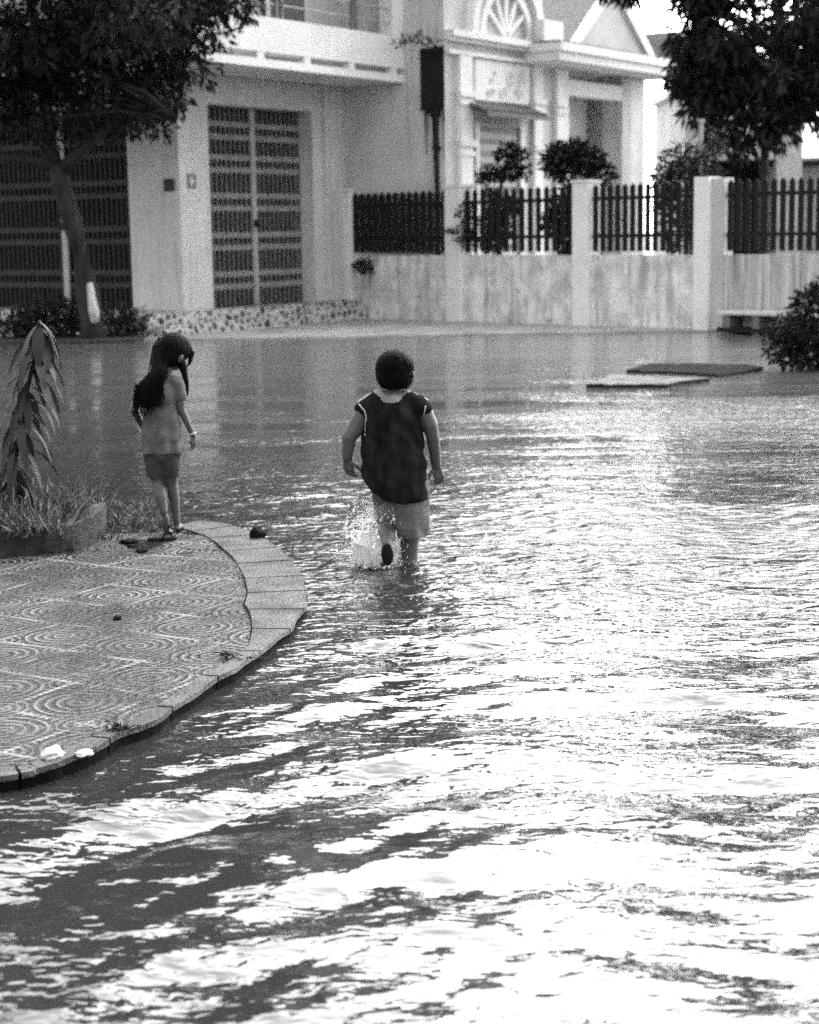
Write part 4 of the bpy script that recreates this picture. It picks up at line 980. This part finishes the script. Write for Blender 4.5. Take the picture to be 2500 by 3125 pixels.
# pale yoke below the neck
yo = []
bm = bmesh.new(); bm.from_mesh(tank.data)
poly = [Zb(505, 500), Zb(800, 500), Zb(795, 540), Zb(745, 560), Zb(700, 612), Zb(590, 612), Zb(545, 560), Zb(515, 545)]
def inside(x, y, P):
    c = False
    for i in range(len(P)):
        (x1, y1), (x2, y2) = P[i], P[i-1]
        if (y1 > y) != (y2 > y) and x < (x2-x1)*(y-y1)/(y2-y1)+x1: c = not c
    return c
dl = [f for f in bm.faces if not (f.calc_center_median().y < .04 and inside(f.calc_center_median().x, f.calc_center_median().z-.012, poly))]
bmesh.ops.delete(bm, geom=dl, context='FACES')
for v in bm.verts: v.co += v.normal*.004
me = bpy.data.meshes.new('yoke'); bm.to_mesh(me); bm.free(); me.materials.append(M['yoke']); yk = bpy.data.objects.new('yoke', me); col.objects.link(yk); yk.parent = tank
def shorts_build(bm):
    limb(bm, [(.01, .0, .40), (.018, .01, .17)], [.105, .088]); limb(bm, [(.05, .02, .3), (.072, .03, .13)], [.05, .038])
    limb(bm, [(-.10, .0, .42), (-.118, .03, .26)], [.10, .074])
shorts = solid('shorts', shorts_build, .008, 5, M['shorts'])
ripple(shorts, lambda c: .008*math.sin(c.x*70+3*noise.noise(c*6))*max(0, min(1, (.34-c.z)*6))+.006*noise.noise(c*11))
clip(shorts, (0, 0, .145), (.1, 0, -1)); shorts.parent = boy
boy.location = (0.0, 8.9, 0)

# splash: droplets and ragged tongues of thrown water
sp = thing('splash', 'white splash of water thrown up round the boy lifted foot', 'splash', (-.15, 8.93, 0))
b = MB(); rs = random.Random(2)
ico = bmesh.new(); bmesh.ops.create_icosphere(ico, subdivisions=1, radius=1); IV = [v.co.copy() for v in ico.verts]; IF = [tuple(v.index for v in f.verts) for f in ico.faces]; ico.free()
for i in range(3600):
    a = rs.uniform(0, 6.28); h_ = rs.random()**1.8*.34; sprd = .05+.1*rs.random()+.1*(1-h_/.34)*rs.random()
    x_ = -.03+math.cos(a)*sprd; y_ = math.sin(a)*sprd*.8; r_ = rs.uniform(.0012, .0034) if rs.random() < .95 else rs.uniform(.005, .009)
    if rs.random() < .5: x_ = -.03+rs.gauss(0, .04); y_ = rs.gauss(-.02, .04)
    b.add([(x_+p.x*r_, y_+p.y*r_, h_+p.z*r_*rs.uniform(1, 2)) for p in IV], IF)
b.build('droplets', M['spray'], sp, smooth=True)
for k in range(16):
    a = math.pi*(.55+.12*k)+rs.uniform(-.2, .2); b = MB(); rows = []
    x0, y0 = .1*math.cos(a)-.02, .1*math.sin(a); hh = rs.uniform(.06, .2)
    for i in range(9):
        t = i/8; w_ = .045*(1-t)**.6+.004
        jx = .01*rs.uniform(-1, 1); px_, py_, pz_ = x0+math.cos(a)*.05*t, y0+math.sin(a)*.05*t, hh*math.sin(t*1.9)/1.0
        rows.append([(px_-math.sin(a)*w_+jx, py_+math.cos(a)*w_, pz_), (px_+math.sin(a)*w_+jx, py_-math.cos(a)*w_, pz_*1.02)])
    b.add([q for r in rows for q in r], [(2*i, 2*i+1, 2*i+3, 2*i+2) for i in range(8)])
    o = b.build('water_tongue', M['spray'], sp, smooth=True); s_ = o.modifiers.new('s', 'SOLIDIFY'); s_.thickness = .006

# --- girl walking away, head bowed to the right, left heel raised
def girl_build(bm):
    ell(bm, (-.07, .0, .80), (.095, .065, .14)); ell(bm, (-.072, .0, .64), (.088, .066, .13)); ell(bm, (-.07, -.005, .50), (.105, .08, .09))
    limb(bm, [(-.155, .0, .885), (-.06, .0, .915), (.035, .0, .885)], [.034, .042, .034])
    limb(bm, [(-.05, .0, .91), (-.02, .02, .985)], [.037, .035])
    limb(bm, [(.045, .0, .87), (.05, .0, .735), (.113, .02, .575)], [.034, .026, .018])
    limb(bm, [(-.165, .0, .87), (-.228, .0, .735), (-.19, .10, .62)], [.033, .026, .019])
    hand(bm, (.113, .02, .572), (.02, .15, -1), (-.8, .5, 0), (-.55, -.7, 0), .8, .5, 1.0)
    hand(bm, (-.19, .10, .617), (.4, .5, -.5), (.5, .3, -.2), (.3, -.6, .4), .8, .6)
    limb(bm, [(-.11, .0, .47), (-.112, .03, .30), (-.085, -.02, .22), (-.066, -.05, .135)], [.06, .040, .038, .022])
    ell(bm, (-.058, -.045, .065), (.024, .022, .065), Euler((R(12), 0, R(-4)))); ell(bm, (-.05, -.02, .012), (.028, .04, .014))
    for k in range(5): bmesh.ops.create_icosphere(bm, subdivisions=2, radius=.009, matrix=Matrix.Translation((-.072+.011*k, .018+.003*k, .008)))
    limb(bm, [(-.03, .0, .47), (-.03, .05, .29), (-.018, .05, .2), (-.008, .05, .05)], [.06, .038, .034, .021])
    ell(bm, (-.006, .09, .022), (.026, .07, .02)); 
    for k in range(5): bmesh.ops.create_icosphere(bm, subdivisions=2, radius=.009, matrix=Matrix.Translation((-.026+.011*k, .155-.004*k, .012)))
    head(bm, (.02, .04, 1.06), Euler((R(-26), R(10), R(-52))), .94)
girl = solid('person', girl_build, .0055, 4, M['skin'])
tag(girl, 'long-haired girl in pale blouse and shorts walking barefoot, head bowed', 'person')
Rg = Euler((R(-26), R(10), R(-52)))
def P_girl(x, y, z): return Vector((.02, .04, 1.06))+Rg.to_matrix() @ Vector((x*.94, y*.94, z*.94))
face_marks(P_girl, .94, girl)
def ghair(bm):
    ell(bm, P_girl(0, -.022, .035), (.090, .098, .086), Rg); ell(bm, P_girl(0, -.035, -.02), (.083, .078, .082), Rg); ell(bm, P_girl(0, .045, .068), (.066, .03, .03), Rg)
    limb(bm, [P_girl(-.03, -.09, -.02), (-.06, -.075, .95), (-.12, -.085, .90), (-.155, -.09, .84), (-.16, -.088, .79)], [.05, .05, .045, .035, .02])
    limb(bm, [(-.05, -.075, .97), (-.09, -.088, .88), (-.10, -.09, .80), (-.075, -.088, .765)], [.045, .035, .025, .01])
    limb(bm, [P_girl(.07, .0, -.02), (.068, .04, .96), (.085, .03, .88), (.086, .02, .82)], [.03, .024, .016, .009])
    limb(bm, [P_girl(.05, .078, .05), P_girl(.06, .085, .0), P_girl(.055, .09, -.035)], [.016, .013, .006])
gh = solid('hair', ghair, .006, 4, M['hair'])
ripple(gh, lambda c: .004*noise.noise(Vector((c.x*70, c.y*70, c.z*5)))); gh.parent = girl
b = MB(); rs = random.Random(8)
for i in range(160):
    t = rs.random(); x_ = -.19+.16*t; z_ = .97-.10*(1-t)+rs.uniform(-.02, .03); L_ = rs.uniform(.08, .22)
    P_ = [(x_+rs.uniform(-.01, .01)-.02*k*(1-t)/4+.006*math.sin(k+i), -.10-.004*k+rs.uniform(-.006, .006), z_-L_*k/5) for k in range(6)]
    b.tube(P_, [.0035, .0035, .003, .0025, .002, .0008], 4)
for i in range(240):
    t = rs.gauss(0, 1); w0 = t*.02
    A = P_girl(.02+w0*1.3, -.07, .085-abs(t)*.02); A2 = P_girl(w0*1.5, -.105, .045); B_ = P_girl(-.01+w0*1.3, -.112, -.02)
    Q = [A, A2, B_, Vector((-.07+w0, -.105, .945)), Vector((-.115+w0*1.1, -.112, .885)), Vector((-.145+w0*1.2, -.112, .83)), Vector((-.15+w0*1.3, -.105, .80-.05*rs.random()))]
    b.tube([q+Vector((rs.uniform(-.004, .004), rs.uniform(-.004, .006), rs.uniform(-.004, .004))) for q in Q], [.002, .003, .003, .003, .003, .0025, .0008], 4)
b.build('loose_strands', M['hair'], gh)
def blouse_build(bm):
    ell(bm, (-.07, -.0, .82), (.108, .078, .12)); ell(bm, (-.07, .0, .70), (.108, .078, .14)); ell(bm, (-.07, 0, .64), (.118, .082, .13)); ell(bm, (-.07, 0, .57), (.128, .09, .14)); ell(bm, (-.07, 0, .48), (.143, .098, .12))
    limb(bm, [(-.16, .0, .885), (-.07, .0, .915), (.035, .0, .888)], [.040, .046, .040])
    limb(bm, [(.035, .0, .885), (.05, .0, .81)], [.042, .039]); limb(bm, [(-.155, .0, .885), (-.19, .0, .81)], [.042, .039])
bl = solid('blouse', blouse_build, .007, 6, M['blouse'])
ripple(bl, lambda c: .009*math.sin(c.x*75+4*noise.noise(c*6))*max(0, min(1, (.75-c.z)*4))+.006*noise.noise(c*12)); clip(bl, (0, 0, .485), (0, 0, -1)); bl.parent = girl
def gs_build(bm):
    ell(bm, (-.07, 0, .49), (.118, .082, .07)); limb(bm, [(-.118, .0, .46), (-.118, .025, .33)], [.068, .054]); limb(bm, [(-.026, .0, .46), (-.026, .03, .33)], [.068, .05])
gs = solid('shorts', gs_build, .007, 5, M['shorts2']); ripple(gs, lambda c: .005*noise.noise(c*16)); clip(gs, (0, 0, .335), (0, 0, -1)); gs.parent = girl
br = MB(); br.tube([(.108+.021*math.cos(a), .015+.021*math.sin(a), .588+.006*math.cos(a)) for a in np.linspace(0, 2*math.pi, 17)], .0045, 6); br.build('bracelet', M['trim'], girl, smooth=True)
girl.location = (-1.38, 9.98, max(0, pave_z(-1.38, 9.98)))

# ------------------------------------------------------------------ light: bright overcast sky, brightest ahead, soft high sun
w = bpy.data.worlds.new('World'); sc.world = w; w.use_nodes = True; nt = w.node_tree; nt.nodes.clear()
SUN_EL, SUN_AZ = R(52), R(50)         # azimuth clockwise from +Y
sky = N(nt, 'ShaderNodeTexSky', sky_type='NISHITA', sun_disc=False, sun_elevation=SUN_EL, sun_rotation=SUN_AZ, air_density=1, dust_density=4)
bw = N(nt, 'ShaderNodeRGBToBW'); Lk(nt, sky.outputs[0], bw.inputs[0])
tc = N(nt, 'ShaderNodeTexCoord').outputs['Generated']
dp_ = N(nt, 'ShaderNodeVectorMath', operation='DOT_PRODUCT'); Lk(nt, tc, dp_.inputs[0])
gd = Vector((.45, .82, .44)).normalized(); dp_.inputs[1].default_value = gd
lobe = math_(nt, 'POWER', maprange(nt, dp_.outputs['Value'], .35, 1, 0, 1), 1.3)
cl_ = noise_(nt, mapping(nt, tc, (1, 1, 2.2)), 2.2, 5, .6)
cloud = math_(nt, 'MULTIPLY', maprange(nt, cl_, .3, .7, .75, 1.25), math_(nt, 'ADD', math_(nt, 'MULTIPLY', lobe, 58.), 8.0))
tot = math_(nt, 'ADD', math_(nt, 'MULTIPLY', bw.outputs[0], .5), cloud)
bg = N(nt, 'ShaderNodeBackground'); bg.inputs['Strength'].default_value = .1; Lk(nt, tot, bg.inputs['Color'])
o = N(nt, 'ShaderNodeOutputWorld'); Lk(nt, bg.outputs[0], o.inputs[0])
sl = bpy.data.lights.new('sun', 'SUN'); sl.energy = .8; sl.angle = R(18); sl.color = (1, 1, 1)
so = bpy.data.objects.new('sun', sl); col.objects.link(so)
sd = Vector((math.sin(SUN_AZ)*math.cos(SUN_EL), math.cos(SUN_AZ)*math.cos(SUN_EL), math.sin(SUN_EL)))
so.rotation_euler = sd.to_track_quat('Z', 'Y').to_euler()

sc.render.engine = 'CYCLES'
sc.cycles.use_denoising = False
sc.cycles.use_adaptive_sampling = True; sc.cycles.adaptive_threshold = .045; sc.cycles.adaptive_min_samples = 20
sc.cycles.max_bounces = 6; sc.cycles.diffuse_bounces = 3; sc.cycles.glossy_bounces = 4; sc.cycles.transparent_max_bounces = 16
sc.cycles.caustics_reflective = False; sc.cycles.caustics_refractive = False
sc.view_settings.view_transform = 'Standard'; sc.view_settings.look = 'None'
sc.view_settings.exposure = .95; sc.view_settings.gamma = 1
